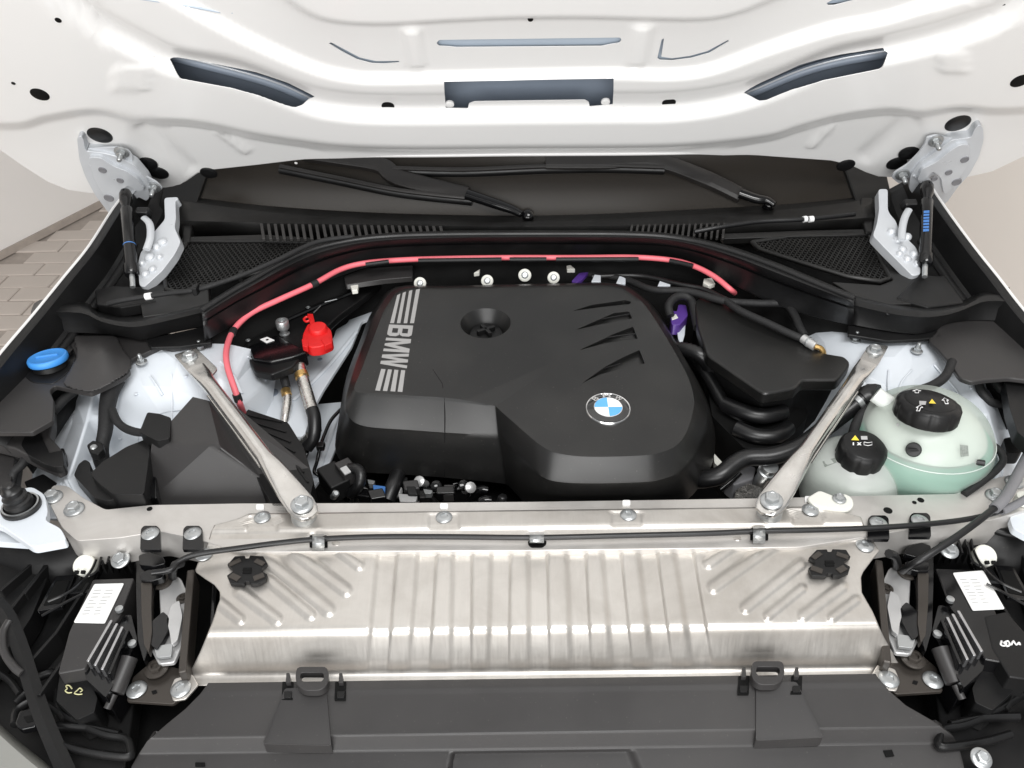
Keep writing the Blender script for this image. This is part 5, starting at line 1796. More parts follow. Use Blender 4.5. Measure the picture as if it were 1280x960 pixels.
tube('outlet', [P(1122, 512, bc_.z + .055), P(1104, 500, bc_.z + .07), P(1094, 493, bc_.z + .075)], [0.012, 0.011, 0.011], 'tank_plastic', tk, n=14)
lathe('bracket_pin', on_ball(1224, 578), Vector((1, -.3, 0)), [(0.004, -0.004), (0.004, 0.006), (0, 0.007)], 'rubber', tk, n=10)

sc_ = PY(1062, 604, yE + .062)
s = (sc_ - CAM).length / FPX
RS = 54 * s
st = thing('brake_fluid_tank', sc_ - Z * RS, 'small pale translucent tank in front of the large coolant tank', 'tank')
rs = (RS * 1.0, RS * .95, RS * .95)
ring_loft('shell', ball(sc_, *rs, -rs[2] * .99, rs[2] * .985, pw=2.5), 'tank_shell_small', st, ang=60)
ring_loft('fluid', ball(sc_, rs[0] * .95, rs[1] * .95, rs[2] * .95, -rs[2] * .9, rs[2] * .55, pw=2.5), 'tank_small', st, ang=60)
prism('foot_flange', [(1008, 622), (1024, 612), (1044, 620), (1056, 616), (1066, 622), (1068, 632), (1060, 638), (1040, 636), (1018, 632)], 0.908, 0.006, 'natural_nylon', st, rnd=5, bevel=0.002)
bolt('hex', P(1049, 624, .9085), 0.0085, st)
cc = P(1074, 571, sc_.z + rs[2] * .93)
s = (cc - CAM).length / FPX
sct = part('cap', cc, st, 'black screw cap with warning print')
axs = Vector((0.03, -0.12, 1)).normalized()
ribcap(sct, cc - axs * .010, axs, 26.5 * s, 0.033, 9)
SP = lambda x, y: PL(x, y, cc + axs * .0265, axs)
build('warning_mark', [SP(1064, 550), SP(1074, 550.5), SP(1069, 544)], [(0, 1, 2)], 'print_yellow', sct, smooth=False)
strip('code_mark', [(1076, 545), (1084, 545), (1084.5, 549.5), (1076.5, 549.5)], SP, 'print_grey', sct)
for q_ in ([(1066, 553), (1067.5, 553), (1067.5, 556.5), (1066, 556.5)], [(1071, 553), (1073, 553), (1077, 556.5), (1075, 556.5)], [(1075, 553), (1077, 553), (1073, 556.5), (1071, 556.5)]):
    strip('print_mark', q_, SP, 'print_white', sct)
tube('book_mark', [SP(*q_) for q_ in ((1080, 552.5), (1085, 553.5), (1090, 552.5), (1090, 556), (1085, 557), (1080, 556), (1080, 552.5))], .0004, 'print_white', sct, n=4, sub=0)


def on_small(a, b):
    return on_ball(a, b, sc_, rs, 2.5) - ray(a, b) * .001


strip('moulded_mark', [(1028, 577), (1044, 572), (1046, 578), (1031, 584)], on_small, 'mark_grey', st)

# ================================================================== CABLES AND HOSES IN THE BAY
red = thing('red_power_cable', P(640, 325, .965), 'thick coral-red power cable looping along the bulkhead cover', 'cable')
rp_ = [(304, 516, .90), (299, 502, .93), (291, 480, .952), (284, 457, .960), (283, 438, .962), (289, 418, .962), (300, 403, .967), (318, 389, .972), (350, 374, .978), (392, 355, .982), (425, 337, .984), (455, 329, .985), (500, 325, .986), (560, 323, .987), (640, 322, .987), (720, 322, .987), (790, 321.5, .987), (838, 325, .985), (866, 332, .982), (892, 345, .978), (912, 361, .970), (918, 366, .955)]
tube('cable_sheath', [P(x, y, z) for x, y, z in rp_], 0.0046, 'red_cable', red, n=12)
for (xa, ya, xb, yb) in ((457, 331, 486, 327.2), (523, 326, 627, 324.6), (637, 324.6, 683, 324.4), (695, 324.6, 798, 324.2), (837, 326, 866, 332.5)):
    a, b = P(xa, ya, .992), P(xb, yb, .992)
    m_ = P((xa + xb) / 2, (ya + yb) / 2 - (.3 if xa > 830 else 0), .992)
    tube('retaining_channel', [a, m_, b], 0.0042, 'black_plastic', red, n=8, sub=3)
for (x, y, z) in ((291, 415, .963), (393, 355, .982), (297, 497, .936)):
    i = min(range(len(rp_)), key=lambda k: abs(rp_[k][0] - x) + abs(rp_[k][1] - y))
    a, b = P(*rp_[max(0, i - 1)]), P(*rp_[min(len(rp_) - 1, i + 1)])
    d = (b - a).normalized()
    c = P(x, y, z)
    tube('tape_wrap', [c - d * .006, c + d * .006], 0.0060, 'fabric_tape', red, n=12, sub=0)

# plastic strip under the cable
prism('cable_strip', [(430, 345), (458, 335), (516, 331), (516, 346), (480, 349), (432, 356)], .958, .01, 'grey_plastic', red, rnd=2, bevel=.002)

# bolts and bits along the bulkhead behind the cover
for k, (x, y, r) in enumerate(((525, 354, 7.5), (609, 351, 7.5), (656, 344, 8), (692, 347, 7.5))):
    lab = ('pale round bolt washer on the bulkhead above the silver stripes', 'pale round bolt washer half hidden behind the engine cover edge', 'pale cupped bolt washer in the middle behind the engine cover', 'pale round bolt washer left of the purple strap')[k]
    c = P(x, y, .968)
    s = (c - CAM).length / FPX
    nn = Vector((0, -.8, .6)).normalized()
    t = thing('washer_bolt', c, lab, 'bolt', 'bulkhead washer bolts')
    lathe('washer', c - nn * .002, nn, [(r * s, 0), (r * s, .002), (r * s * .9, .003), (r * s * .5, .0034)], 'natural_nylon', t, n=24)
    bolt('torx', c + nn * .0014, r * s * .55, t, nn, 'screw_head')
for k, (q, z) in enumerate((([(438, 357), (444, 353), (448, 356), (447, 362), (440, 363)], .955), ([(880, 348), (890, 347), (894, 354), (886, 357), (879, 353)], .962), ([(708, 332), (713, 331), (719, 336), (709, 336)], .966), ([(592, 341), (600, 336), (599, 340)], .966))):
    lab = ('cream plastic clip on the bulkhead left of the cover', 'cream plastic clip under the right end of the red cable', 'small cream tab under the bulkhead cover', 'tiny cream tab peeping out behind the engine cover')[k]
    prism('fixing_clip', q, z, .008, 'natural_nylon', label=lab, cat='clip', group='cream clips on the bulkhead', bevel=.001)

# things behind the engine cover at its right rear
prism('purple_strap', [(714, 352), (724, 341), (736, 340), (728, 349), (722, 353)], .952, .006, 'purple', rnd=2, bevel=.001, label='purple strap behind the engine cover', cat='strap')
pc = thing('purple_connector', P(845, 390, .93), 'purple electrical connector right of the engine cover', 'connector')
prism('shell', [(838, 398), (840, 388), (846, 389), (848, 380), (858, 381), (860, 394), (850, 406), (840, 406)], .935, .02, 'purple', pc, rnd=2, bevel=.002)
prism('white_key', [(839, 395), (845, 392), (848, 397), (840, 400)], .9358, .006, 'natural_nylon', pc, bevel=.001)
prism('steel_bracket', [(845, 406), (857, 406), (856, 418), (852, 432), (848, 424)], .92, .004, 'bay_white', pc, bevel=.001)
tube('connector_loop', [P(x, y, z) for x, y, z in ((838, 395, .94), (836, 382, .95), (844, 372, .955), (856, 370, .955), (864, 376, .95), (868, 390, .945), (872, 410, .94))], .007, 'fabric_tape', pc, n=10)

# wiring bundle running behind the control box
hb = tube('wiring_harness', [P(x, y, z) for x, y, z in ((735, 343, .945), (780, 349, .95), (815, 362, .955), (860, 364, .962), (905, 376, .965), (945, 379, .967), (980, 380, .968), (992, 392, .966), (1000, 410, .962), (1006, 420, .958))], .0062, 'fabric_tape', label='taped black wiring loom running behind the control box lid', cat='wiring', n=8)
tube('loom_branch', [P(x, y, z) for x, y, z in ((905, 374, .966), (925, 388, .966), (960, 404, .966), (990, 418, .964), (1006, 424, .962))], .0058, 'fabric_tape', hb, n=8)
tube('loom_branch', [P(x, y, z) for x, y, z in ((740, 346, .95), (800, 345, .952), (850, 356, .958), (880, 362, .960), (905, 374, .964))], .0050, 'hose_rubber', hb, n=8)
gc_ = tube('gas_pipe_end', [P(1004, 423, .964), P(1014, 430, .963), P(1019, 433, .962)], .0072, 'latch_steel', label='steel ferrule and brass pipe end at the corner of control box', cat='pipe fitting', n=12, sub=0)
tube('brass_elbow', [P(1018, 433, .962), P(1025, 435, .960), P(1029, 440, .954), P(1029, 446, .945)], .0042, 'brass', gc_, n=10)
tube('collar', [P(1010, 427, .9635), P(1012, 428.3, .9635)], .0082, 'zinc', gc_, n=12, sub=0)
for k, (x, y, w_, z) in enumerate(((745, 347, 6, .955), (776, 349, 6, .955), (830, 352, 8, .955))):
    lab = ('small white bracket corner behind the cover next to purple strap', 'small pale bracket corner behind the cover, middle of three', 'small pale bracket corner behind the cover near the loom')[k]
    prism('rear_bracket', [(x - w_, y + 5), (x - w_ + 4, y - 4), (x + w_, y - 3), (x + w_, y + 5)], z, .008, 'bay_white', label=lab, cat='bracket', group='brackets behind the cover', bevel=.001)

# hoses right of the engine cover
corr = tube('corrugated_hose', [P(x, y, z) for x, y, z in ((846, 436, .93), (862, 438, .938), (878, 446, .935), (888, 462, .91), (892, 480, .88))], .0105, 'hose_rubber', label='short corrugated black hose right of the engine cover', cat='hose', n=12, sub=7, ribs=.12)
tube('charge_hose', [P(x, y, z) for x, y, z in ((842, 430, .90), (872, 452, .91), (890, 478, .90), (905, 505, .885), (925, 525, .875), (950, 538, .87), (975, 541, .87))], .010, 'hose_rubber', label='smooth black hose curving down beside the engine cover', cat='hose', n=12)
for k, (pts) in enumerate((((905, 505, .895), (930, 515, .90), (955, 520, .90), (980, 515, .895)), ((920, 535, .89), (945, 545, .89), (970, 545, .89), (985, 535, .885)))):
    lab = ('upper of two black cable bundles emerging under the control box', 'lower of two black cable bundles emerging under the control box')[k]
    tube('cable_bundle', [P(*q) for q in pts], .0115, 'hose_rubber', label=lab, cat='cable', group='bundles under the control box', n=12)
lh = tube('coolant_hose', [P(x, y, z) for x, y, z in ((862, 600, .85), (880, 599, .868), (900, 594, .878), (918, 580, .886), (935, 572, .89), (965, 570, .892), (1000, 558, .90), (1040, 528, .92), (1066, 508, .935), (1082, 496, .945)) if True], .0125, 'hose_rubber', label='long black coolant hose running from engine to the large tank', cat='hose', n=14)
a, b = P(1068, 506.5, .9365), P(1073, 502.8, .939)
tube('hose_clamp', [a, b], .0142, 'zinc', lh, n=18, sub=0)
tube('hose_collar', [P(1078, 499, .942), P(1088, 493, .948), P(1096, 494, .950)], .0155, 'rubber', lh, n=14, sub=2)
tw = tube('tank_wiring', [P(x, y, z) for x, y, z in ((1066, 545, .93), (1070, 530, .935), (1080, 515, .94), (1098, 503, .945), (1120, 498, .962), (1140, 490, .965), (1165, 482, .962), (1182, 470, .965), (1190, 452, .965)) ], .0065, 'fabric_tape', label='black taped wire passing behind the coolant tank', cat='wiring', n=8)
tube('side_wiring', [P(x, y, z) for x, y, z in ((1222, 545, .915), (1235, 553, .915), (1248, 562, .915), (1254, 575, .912), (1245, 588, .91), (1225, 604, .906), (1205, 618, .902))], .0048, 'fabric_tape', label='black taped wire curving round the right of the large tank', cat='wiring', n=8)
sw = thing('harness_loop', P(1250, 490, .93), 'looped black wiring hanging from the right trim panel', 'wiring')
for pts in (((1222, 470, .935), (1226, 488, .925), (1238, 502, .915), (1255, 505, .91), (1268, 500, .92)), ((1240, 470, .935), (1250, 485, .93), (1262, 492, .925), (1270, 480, .935)), ((1268, 474, .935), (1272, 500, .925), (1274, 530, .91), (1268, 552, .90), (1262, 562, .90))):
    tube('cable', [P(*q) for q in pts], .0062, 'fabric_tape', sw, n=8)
prism('connector', [(1254, 548), (1272, 544), (1282, 556), (1276, 566), (1258, 566)], .91, .02, 'black_plastic', sw, rnd=3, bevel=.003)

# left side: loom dropping between trim and tower
ll = thing('tower_harness', P(135, 530, .90), 'thick black wiring loom dropping past the left strut tower', 'wiring')
tube('main_loom', [P(x, y, z) for x, y, z in ((146, 474, .945), (138, 490, .935), (134, 510, .925), (132, 535, .915), (128, 555, .905), (126, 570, .895), (130, 585, .88))], [.0125, .0125, .011, .010, .009, .011, .010], 'fabric_tape', ll, n=12)
tube('branch', [P(x, y, z) for x, y, z in ((140, 512, .93), (146, 526, .925), (156, 535, .922), (170, 540, .925), (182, 541, .93))], .0058, 'fabric_tape', ll, n=10)
tube('branch', [P(x, y, z) for x, y, z in ((96, 486, .94), (82, 497, .93), (70, 510, .92), (62, 520, .91))], .007, 'fabric_tape', ll, n=10)
tube('branch', [P(x, y, z) for x, y, z in ((36, 566, .91), (28, 580, .905), (18, 590, .90), (14, 604, .89))], .006, 'fabric_tape', ll, n=10)
prism('harness_clip', [(108, 556), (116, 550), (128, 553), (130, 560), (122, 568), (112, 566)], .915, .012, 'black_plastic', ll, rnd=2, bevel=.002)
lathe('clip_screw', P(117, 559, .9152), Z, [(.005, 0), (.004, .002), (0, .0022)], 'zinc', ll, n=10)
prism('harness_clip', [(64, 562), (80, 560), (82, 574), (72, 586), (62, 580)], .905, .012, 'black_plastic', ll, rnd=2, bevel=.002)
prism('foam_pad', [(30, 602), (54, 592), (72, 604), (56, 616), (36, 616)], .878, .01, 'rubber', ll, rnd=2, bevel=.002)

# pipes under the terminal box
fp = thing('foil_pipe', P(358, 500, .86), 'short foil-wrapped pipe with brass ring below the terminal box', 'pipe')
tube('upper_sleeve', [P(352, 462, .905), P(355, 472, .90), P(358, 484, .89)], .0068, 'fabric_tape', fp, n=10)
tube('brass_ring', [P(357, 488, .887), P(358.5, 494, .885)], .0078, 'brass', fp, n=14, sub=0)
tube('foil_wrap', [P(358, 482, .888), P(359, 500, .88), P(357, 515, .872), P(355, 530, .862)], .0072, 'foil', fp, n=12)
rpip = thing('refrigerant_pipe', P(385, 500, .88), 'dark foil-sleeved refrigerant pipe with brass band beside chassis rail', 'pipe')
tube('sleeve', [P(375, 458, .91), P(379, 475, .903), P(386, 500, .89), P(392, 522, .88), P(394, 540, .865)], .0098, 'foil', rpip, n=14)
tube('rubber_sleeve', [P(390, 512, .888), P(393, 524, .881), P(392, 545, .865), P(383, 560, .85)], .0100, 'hose_rubber', rpip, n=14)
tube('brass_band', [P(376.5, 467, .9085), P(378, 472, .906)], .0108, 'brass', rpip, n=16, sub=0)
tube('foil_tail', [P(388, 545, .866), P(378, 556, .85), P(376, 570, .84)], .0085, 'foil', rpip, n=12)
tube('metal_line', [P(x, y, z) for x, y, z in ((428, 510, .85), (414, 525, .845), (405, 545, .84), (400, 560, .84), (396, 578, .83), (393, 590, .83), (402, 596, .825))], .0028, 'gloss_black', label='thin black brake line zigzagging beside the engine cover', cat='pipe', n=8)
bl = bpy.data.objects['metal_line']
box('line_clip', P(401, 558, .842), X, Y_, Z, .012, .012, .010, 'rubber', bl, bevel=.002)
tube('metal_line', [P(x, y, z) for x, y, z in ((388, 552, .85), (384, 566, .84), (380, 580, .83), (377, 600, .82))], .0025, 'gloss_black', label='thin black line running down beside the filter box', cat='pipe', n=8)

# clutter in front of and below the engine cover
sn_ = thing('pressure_sensor', P(425, 605, .84), 'dark plug-in sensor with curled corrugated wire under the cover corner', 'sensor')
box('body', P(418, 602, .86), Vector((.8, .6, 0)), Vector((-.6, .8, .1)), Z, .030, .045, .03, 'black_plastic', sn_, bevel=.003)
box('connector', P(434, 590, .872), Vector((.8, .6, 0)), Vector((-.6, .8, .1)), Z, .022, .030, .022, 'grey_plastic', sn_, bevel=.002)
box('lock_tab', P(432, 588, .886), Vector((.8, .6, 0)), Vector((-.6, .8, .1)), Z, .010, .014, .003, 'print_grey', sn_, bevel=.001)
tube('wire_sleeve', [P(x, y, z) for x, y, z in ((436, 586, .88), (446, 586, .885), (451, 594, .882), (448, 608, .87), (438, 618, .85))], .0072, 'hose_rubber', sn_, n=10, sub=8, ribs=.1)
lathe('steel_tip', P(419, 618, .865), Vector((.4, -.4, .8)), [(.005, -.01), (.005, .004), (.003, .006), (0, .006)], 'zinc', sn_, n=12)
eb2 = thing('engine_block', P(560, 620, .6), 'dark engine front with pipes glimpsed below the engine cover', 'engine')
prism('block', [(440, 590), (480, 570), (640, 585), (660, 640), (900, 640), (900, 700), (440, 690)], .80, .2, 'deep_black', eb2, bevel=.01)
rng = random.Random(3)
for k in range(30):
    x = rng.uniform(452, 640)
    y = rng.uniform(602, 626)
    z = rng.uniform(.82, .86)
    c = P(x, y, z)
    if k % 3 == 0:
        lathe('fitting', c, Vector((rng.uniform(-.4, .4), -.6, .8)), [(.006, -.02), (.006, 0), (.008, .001), (.008, .005), (.004, .007), (0, .007)], rng.choice(['gloss_black', 'gloss_black', 'latch_steel']), eb2, n=10)
    elif k % 3 == 1:
        box('connector', c, Vector((1, rng.uniform(-.6, .6), 0)), Vector((rng.uniform(-.6, .6), 1, .2)), Z, rng.uniform(.012, .03), rng.uniform(.010, .02), .015, rng.choice(['black_plastic', 'gloss_black', 'grey_plastic']), eb2, bevel=.002)
    else:
        d_ = P(x + rng.uniform(-30, 30), y + rng.uniform(4, 16), z - .02)
        tube('pipe', [c, (c + d_) / 2 + Z * .01, d_], rng.uniform(.003, .007), rng.choice(['hose_rubber', 'gloss_black', 'gloss_black']), eb2, n=8, sub=4)
for (x, y, w_, h_, m_) in ((474, 612, 8, 6, 'print_blue'), (510, 622, 12, 5, 'latch_steel'), (535, 614, 6, 3, 'zinc'), (464, 602, 5, 3, 'zinc')):
    prism('bracket', [(x - w_, y - h_), (x + w_, y - h_ + 2), (x + w_ - 2, y + h_), (x - w_ + 2, y + h_)], .858, .008, m_, eb2, rnd=1.5, bevel=.001)
tube('pipe', [P(498, 592, .85), P(492, 606, .85), P(484, 626, .84)], .011, 'hose_rubber', eb2, n=12)
# fittings seen right of the cover
rf = thing('front_fitting', P(930, 600, .80), 'cluster of pale connectors and pipe stubs below the right hose', 'fitting')
prism('connector', [(910, 583), (924, 576), (945, 584), (942, 598), (918, 606), (908, 598)], .845, .03, 'grey_sleeve', rf, rnd=2, bevel=.003)
prism('bracket', [(892, 566), (903, 578), (900, 586), (893, 578)], .85, .01, 'natural_nylon', rf, rnd=1, bevel=.001)
prism('foil_shield', [(920, 612), (935, 604), (955, 610), (960, 624), (918, 624)], .84, .02, 'foil', rf, rnd=2, bevel=.003)
lathe('pipe_stub', P(958, 590, .862), Vector((.1, -.3, 1)), [(.010, -.03), (.010, -.004), (.0125, -.003), (.0125, .004), (.010, .005), (.010, .012), (.0115, .0125), (.0115, .016), (.006, .017)], 'zinc', rf, n=18)
tube('wire', [P(x, y, z) for x, y, z in ((900, 612, .84), (915, 600, .85), (925, 590, .86))], .005, 'gloss_black', rf, n=8)

# ================================================================== FRONT CORNERS: HEADLAMP HOUSINGS, LATCHES


def M(px):      # mirror of a left-hand outline about the car's middle in the picture
    return 1337 - px


def corner(side):
    L = side < 0
    mx = (lambda x: x) if L else M
    dy = 0 if L else -12

    def q(pts):
        return [(mx(x), y + dy) for x, y in pts]
    nm = 'left' if L else 'right'
    t = thing('headlamp_housing', P(mx(80), 780 + dy, .78), 'black %s headlamp housing with white sticker' % nm, 'headlamp', 'headlamp housings')
    prism('housing_floor', q([(-60, 672), (30, 684), (80, 686), (170, 680), (178, 800), (150, 1010), (-60, 1010)]), .800, .03, 'black_plastic', t, bevel=.003)
    # lip along the far edge
    tube('rear_lip', [P(mx(x), y + dy, .872) for x, y in ((-40, 662), (0, 670), (30, 680), (72, 680), (100, 673), (135, 669), (168, 674))], .0055, 'black_plastic', t, n=8)
    rr = [(-40, 662), (0, 670), (30, 680), (72, 680), (100, 673), (135, 669), (168, 674)]
    a = [P(mx(x), y + dy, .873) for x, y in cr(rr, 3)]
    build('rear_wall', a + [p + Vector((0, -.03, -.08)) for p in a], [(i, i + 1, len(a) + i + 1, len(a) + i) for i in range(len(a) - 1)], 'black_plastic', t, solid=.003)
    # sloping ribbed panels
    prism('upper_shell', q([(-40, 700), (0, 688), (30, 690), (60, 720), (40, 770), (20, 800), (-40, 860)]), .835, .03, 'black_plastic', t, rnd=6, bevel=.006, seg=3)
    for pts in (((0, 738), (30, 712), (62, 684)), ((14, 760), (44, 722), (76, 686)), ((30, 835), (70, 790), (110, 728)), ((48, 868), (78, 826), (96, 790)), ((60, 700), (44, 724), (30, 742))):
        p3 = [P(mx(x), y + dy, .848) for x, y in pts]
        p4 = [p - Z * .03 for p in p3]
        build('rib', p3 + p4, [(0, 1, 4, 3), (1, 2, 5, 4)], 'black_plastic', t, solid=.004, smooth=False, bevel=.001)
    # recess frames behind the sticker
    for pts in ([(46, 764), (70, 720), (94, 718), (78, 758)], [(84, 742), (104, 712), (128, 708), (112, 740)]):
        prism('recess_frame', q(pts), .846, .006, 'gloss_black', t, rnd=2, bevel=.001)
        cx0 = sum(p[0] for p in pts) / 4
        cy0 = sum(p[1] for p in pts) / 4
        prism('recess', q([(cx0 + (x - cx0) * .7, cy0 + (y - cy0) * .7) for x, y in pts]), .8468, .002, 'deep_black', t, rnd=2)
    # ballast module with the sticker
    prism('ballast_box', q([(116, 724), (168, 722), (150, 770), (122, 806), (106, 836), (72, 842), (86, 790)]), .862, .05, 'grey_plastic' if L else 'gloss_black', t, rnd=3, bevel=.004)
    stq = [(118, 730), (156, 729), (131, 779), (92, 778)] if L else None
    if L:
        sp = prism('sticker', rounded([(118, 730), (155, 729), (131, 779), (92, 778)], 2), .8635, .0008, 'sticker', t)
    else:
        sp = prism('sticker', rounded([(1191, 716), (1229, 713), (1256, 761), (1216, 763)], 2), .8635, .0008, 'sticker', t)
    base_ = (118, 730, -24, 47, 37) if L else (1193, 717, 24, 45, 34)
    bx, by, sx, sy, wx = base_
    r2 = random.Random(5)
    for k in range(8):                       # illegible print rows on the sticker
        u = .16 + k * .09
        for c_ in range(2):
            x0, w0 = bx + sx * u + wx * (.10 + c_ * .38), wx * r2.uniform(.15, .3)
            y0 = by + sy * u
            strip('print_row', [(x0, y0), (x0 + w0, y0 - .3), (x0 + w0 - .3, y0 + .5), (x0 - .3, y0 + .8)], lambda a_, b_: P(a_, b_, .8640), 'print_grey', sp)
    # heat sink fins: glossy black, reflections painted on three as bright metal
    prism('heat_sink', q([(104, 832), (138, 772), (164, 768), (172, 800), (150, 842), (132, 872), (108, 850)]), .856, .05, 'gloss_black', t, rnd=3, bevel=.003)
    for k in range(4):
        o = k * 9
        p0, p1 = (112 + o, 832 + k * 5), (142 + o * .75, 780 + k * 4)
        a, b = P(mx(p0[0]), p0[1] + dy, .862), P(mx(p1[0]), p1[1] + dy, .864)
        d = (b - a).normalized()
        box('fin', (a + b) / 2, d, d.cross(Z), Z, (b - a).length, .0036, .016, 'fin_glint' if k in (0, 1, 2) else 'gloss_black', t, bevel=.0012)
    # lower ribs and strut
    (tube if L else (lambda *a_, **k_: None))('frame_strut', [P(mx(x), y + dy, z) for x, y, z in ((-6, 752, .86), (10, 772, .858), (26, 812, .852), (38, 850, .846), (52, 892, .84), (72, 940, .83), (92, 985, .82))], .0085, 'black_plastic', t, n=4, flat=.45, ang=20)
    tube('frame_loop', [P(mx(x), y + dy, z) for x, y, z in ((12, 776, .86), (4, 792, .856), (6, 816, .852), (18, 834, .85), (28, 842, .848))], .0045, 'grey_plastic', t, n=8)
    for pts in (((50, 874), (90, 900), (130, 918), (158, 924), (164, 940)), ((64, 908), (110, 910), (150, 918)), ((74, 930), (110, 940), (158, 946), (164, 938)), ((20, 880), (36, 866), (50, 872)), ((18, 906), (22, 888), (40, 876)), ((40, 850), (70, 842), (72, 880), (82, 900)), ((0, 842), (14, 852), (26, 868))):
        tube('frame_rib', [P(mx(x), y + dy, .826) for x, y in pts], .0042, 'black_plastic', t, n=8, flat=1.4)
    prism('bracket_block', q([(70, 876), (76, 830), (104, 838), (122, 872), (118, 890), (96, 900)]), .842, .04, 'black_plastic', t, rnd=3, bevel=.004)
    prism('square_clip', q([(18, 905), (24, 888), (42, 884), (50, 896), (44, 908), (26, 912)]), .836, .01, 'gloss_black', t, rnd=3, bevel=.002)
    prism('clip_opening', q([(29, 896), (40, 894), (44, 900), (33, 903)]), .8368, .002, 'deep_black', t, rnd=1)
    for k_ in range(6):                      # thin fins along the rear lip
        xa = 124 + 8 * k_
        pa, pb_ = P(mx(xa), 677 + dy, .872), P(mx(xa - 5), 704 + dy, .862)
        build('fin', [pa, pb_, pb_ - Z * .02, pa - Z * .02], [(0, 1, 2, 3)], 'black_plastic', t, solid=.0018, smooth=False)
    # white adjuster wheel
    ax_ = P(mx(105), 706 + dy, .866)
    lathe('adjuster_wheel', ax_, Vector((0, -.45, .9)), [(.0125, -.012), (.0132, -.008), (.0132, .001), (.0115, .003), (.0, .0035)], 'natural_nylon', t, n=22)
    for sx_ in (-1, 1):
        box('wheel_slot', ax_ + Vector((sx_ * .004, -.0118, .000)), X, Vector((0, .9, .45)), Vector((0, -.45, .9)), .0042, .004, .004, 'deep_black', t)
    bolt('hex', P(mx(151), 700 + dy, .868), .0115, t, Vector((0, -.3, 1)).normalized())
    lathe('fixing_screw', P(mx(150), 763 + dy, .864), Z, [(.0045, 0), (.0045, .004), (0, .005)], 'zinc', t, n=12)
    lathe('fixing_screw', P(mx(166), 806 + dy, .862), Z, [(.0045, 0), (.0045, .004), (0, .005)], 'zinc', t, n=12)
    for pts in (((60, 752), (90, 738), (112, 716), (120, 700)), ((52, 770), (84, 752), (104, 742)), ((128, 690), (122, 712), (112, 720)), ((138, 690), (134, 704))):
        tube('thin_wire', [P(mx(x), y + dy, .868) for x, y in pts], .0017, 'gloss_black', t, n=6)

    # ---- bonnet catch and its bracket
    k = thing('hood_latch', P(mx(205), 780 + dy, .80), 'steel hood latch on black bracket beside the %s end of the aluminium sheet' % nm, 'latch', 'hood latches')
    prism('upright', q([(170, 690), (178, 678), (198, 682), (204, 700), (196, 726), (190, 760), (188, 800), (180, 828), (172, 800), (170, 740)]), .856, .05, 'gloss_black', k, rnd=4, bevel=.006, seg=3)
    prism('pressed_flange', q([(173, 694), (186, 690), (204, 696), (207, 704), (192, 708), (174, 706)]), .872, .010, 'gloss_black', k, rnd=3, bevel=.004, seg=3)
    prism('pressed_flange', q([(174, 716), (190, 710), (206, 714), (204, 722), (190, 726), (176, 726)]), .868, .010, 'gloss_black', k, rnd=3, bevel=.004, seg=3)
    prism('pressed_web', q([(176, 728), (190, 728), (189, 760), (190, 790), (186, 816), (180, 806), (177, 770)]), .864, .010, 'primer_bronze', k, rnd=3, bevel=.004, seg=3)
    prism('latch_plate', q([(198, 724), (206, 716), (226, 722), (234, 740), (233, 775), (228, 806), (218, 828), (198, 830), (186, 806), (200, 768)]), .852, .006, 'latch_steel', k, rnd=4, bevel=.0015)
    prism('catch_lever', q([(190, 776), (204, 764), (212, 772), (210, 788), (204, 800), (196, 812), (188, 806)]), .862, .008, 'gloss_black', k, rnd=3, bevel=.002)
    prism('catch_hook', q([(208, 776), (214, 756), (224, 750), (228, 770), (222, 800), (214, 806), (212, 790)]), .862, .006, 'latch_steel', k, rnd=3, bevel=.0015)
    prism('spring_plate', q([(192, 808), (216, 804), (214, 820), (196, 822)]), .860, .004, 'zinc', k, rnd=2, bevel=.001)
    bolt('dark', P(mx(203), 728 + dy, .8525), .012, k)
    bolt('dark', P(mx(196), 836 + dy, .8425), .013, k)
    bolt('dark', P(mx(229), 748 + dy, .8525), .008, k)
    prism('lower_plate', q([(158, 876), (166, 846), (190, 826), (226, 836), (244, 850), (236, 866), (216, 880)]), .836, .005, 'primer_bronze', k, rnd=3, bevel=.001)
    bolt('torx', P(mx(171), 862 + dy, .837), .011, k)
    prism('sheet_foot', q([(212, 862), (218, 848), (240, 842), (248, 856), (232, 874), (216, 876)]), .8395, .003, 'aluminium', k, rnd=3, bevel=.001)
    bolt('torx', P(mx(226), 861 + dy, .840), .011, k)
    prism('plate_hole', q([(189, 864), (195, 862), (197, 866), (191, 868)]), .8366, .001, 'deep_black', k, rnd=1)
    box_a, box_b = P(mx(242), 722 + dy, .862), P(mx(232), 850 + dy, .842)
    d = (box_b - box_a).normalized()
    box('guide_rail', (box_a + box_b) / 2, d, d.cross(Z), Z, (box_b - box_a).length, .009, .03, 'primer_bronze', k, bevel=.002)
    box('guide_rail', (box_a + box_b) / 2 + Vector((side * -.024, .012, -.01)), d, d.cross(Z), Z, (box_b - box_a).length * .9, .006, .03, 'gloss_black', k, bevel=.002)
    tube('gas_spring', [P(mx(162), 822 + dy, .858), P(mx(144), 866 + dy, .845)], .0095, 'grey_plastic', k, n=10, sub=0)
    tube('gas_spring_rod', [P(mx(143), 868 + dy, .8445), P(mx(134), 886 + dy, .838)], .0042, 'grey_plastic', k, n=8, sub=0)
    tube('release_wire', [P(mx(x), y + dy, z) for x, y, z in ((226, 704, .905), (219, 707, .895), (216, 716, .87), (216, 722, .85))], .0055, 'hose_rubber', k, n=8)
    return t, k


hlL, _ = corner(-1)
hlR, _ = corner(1)

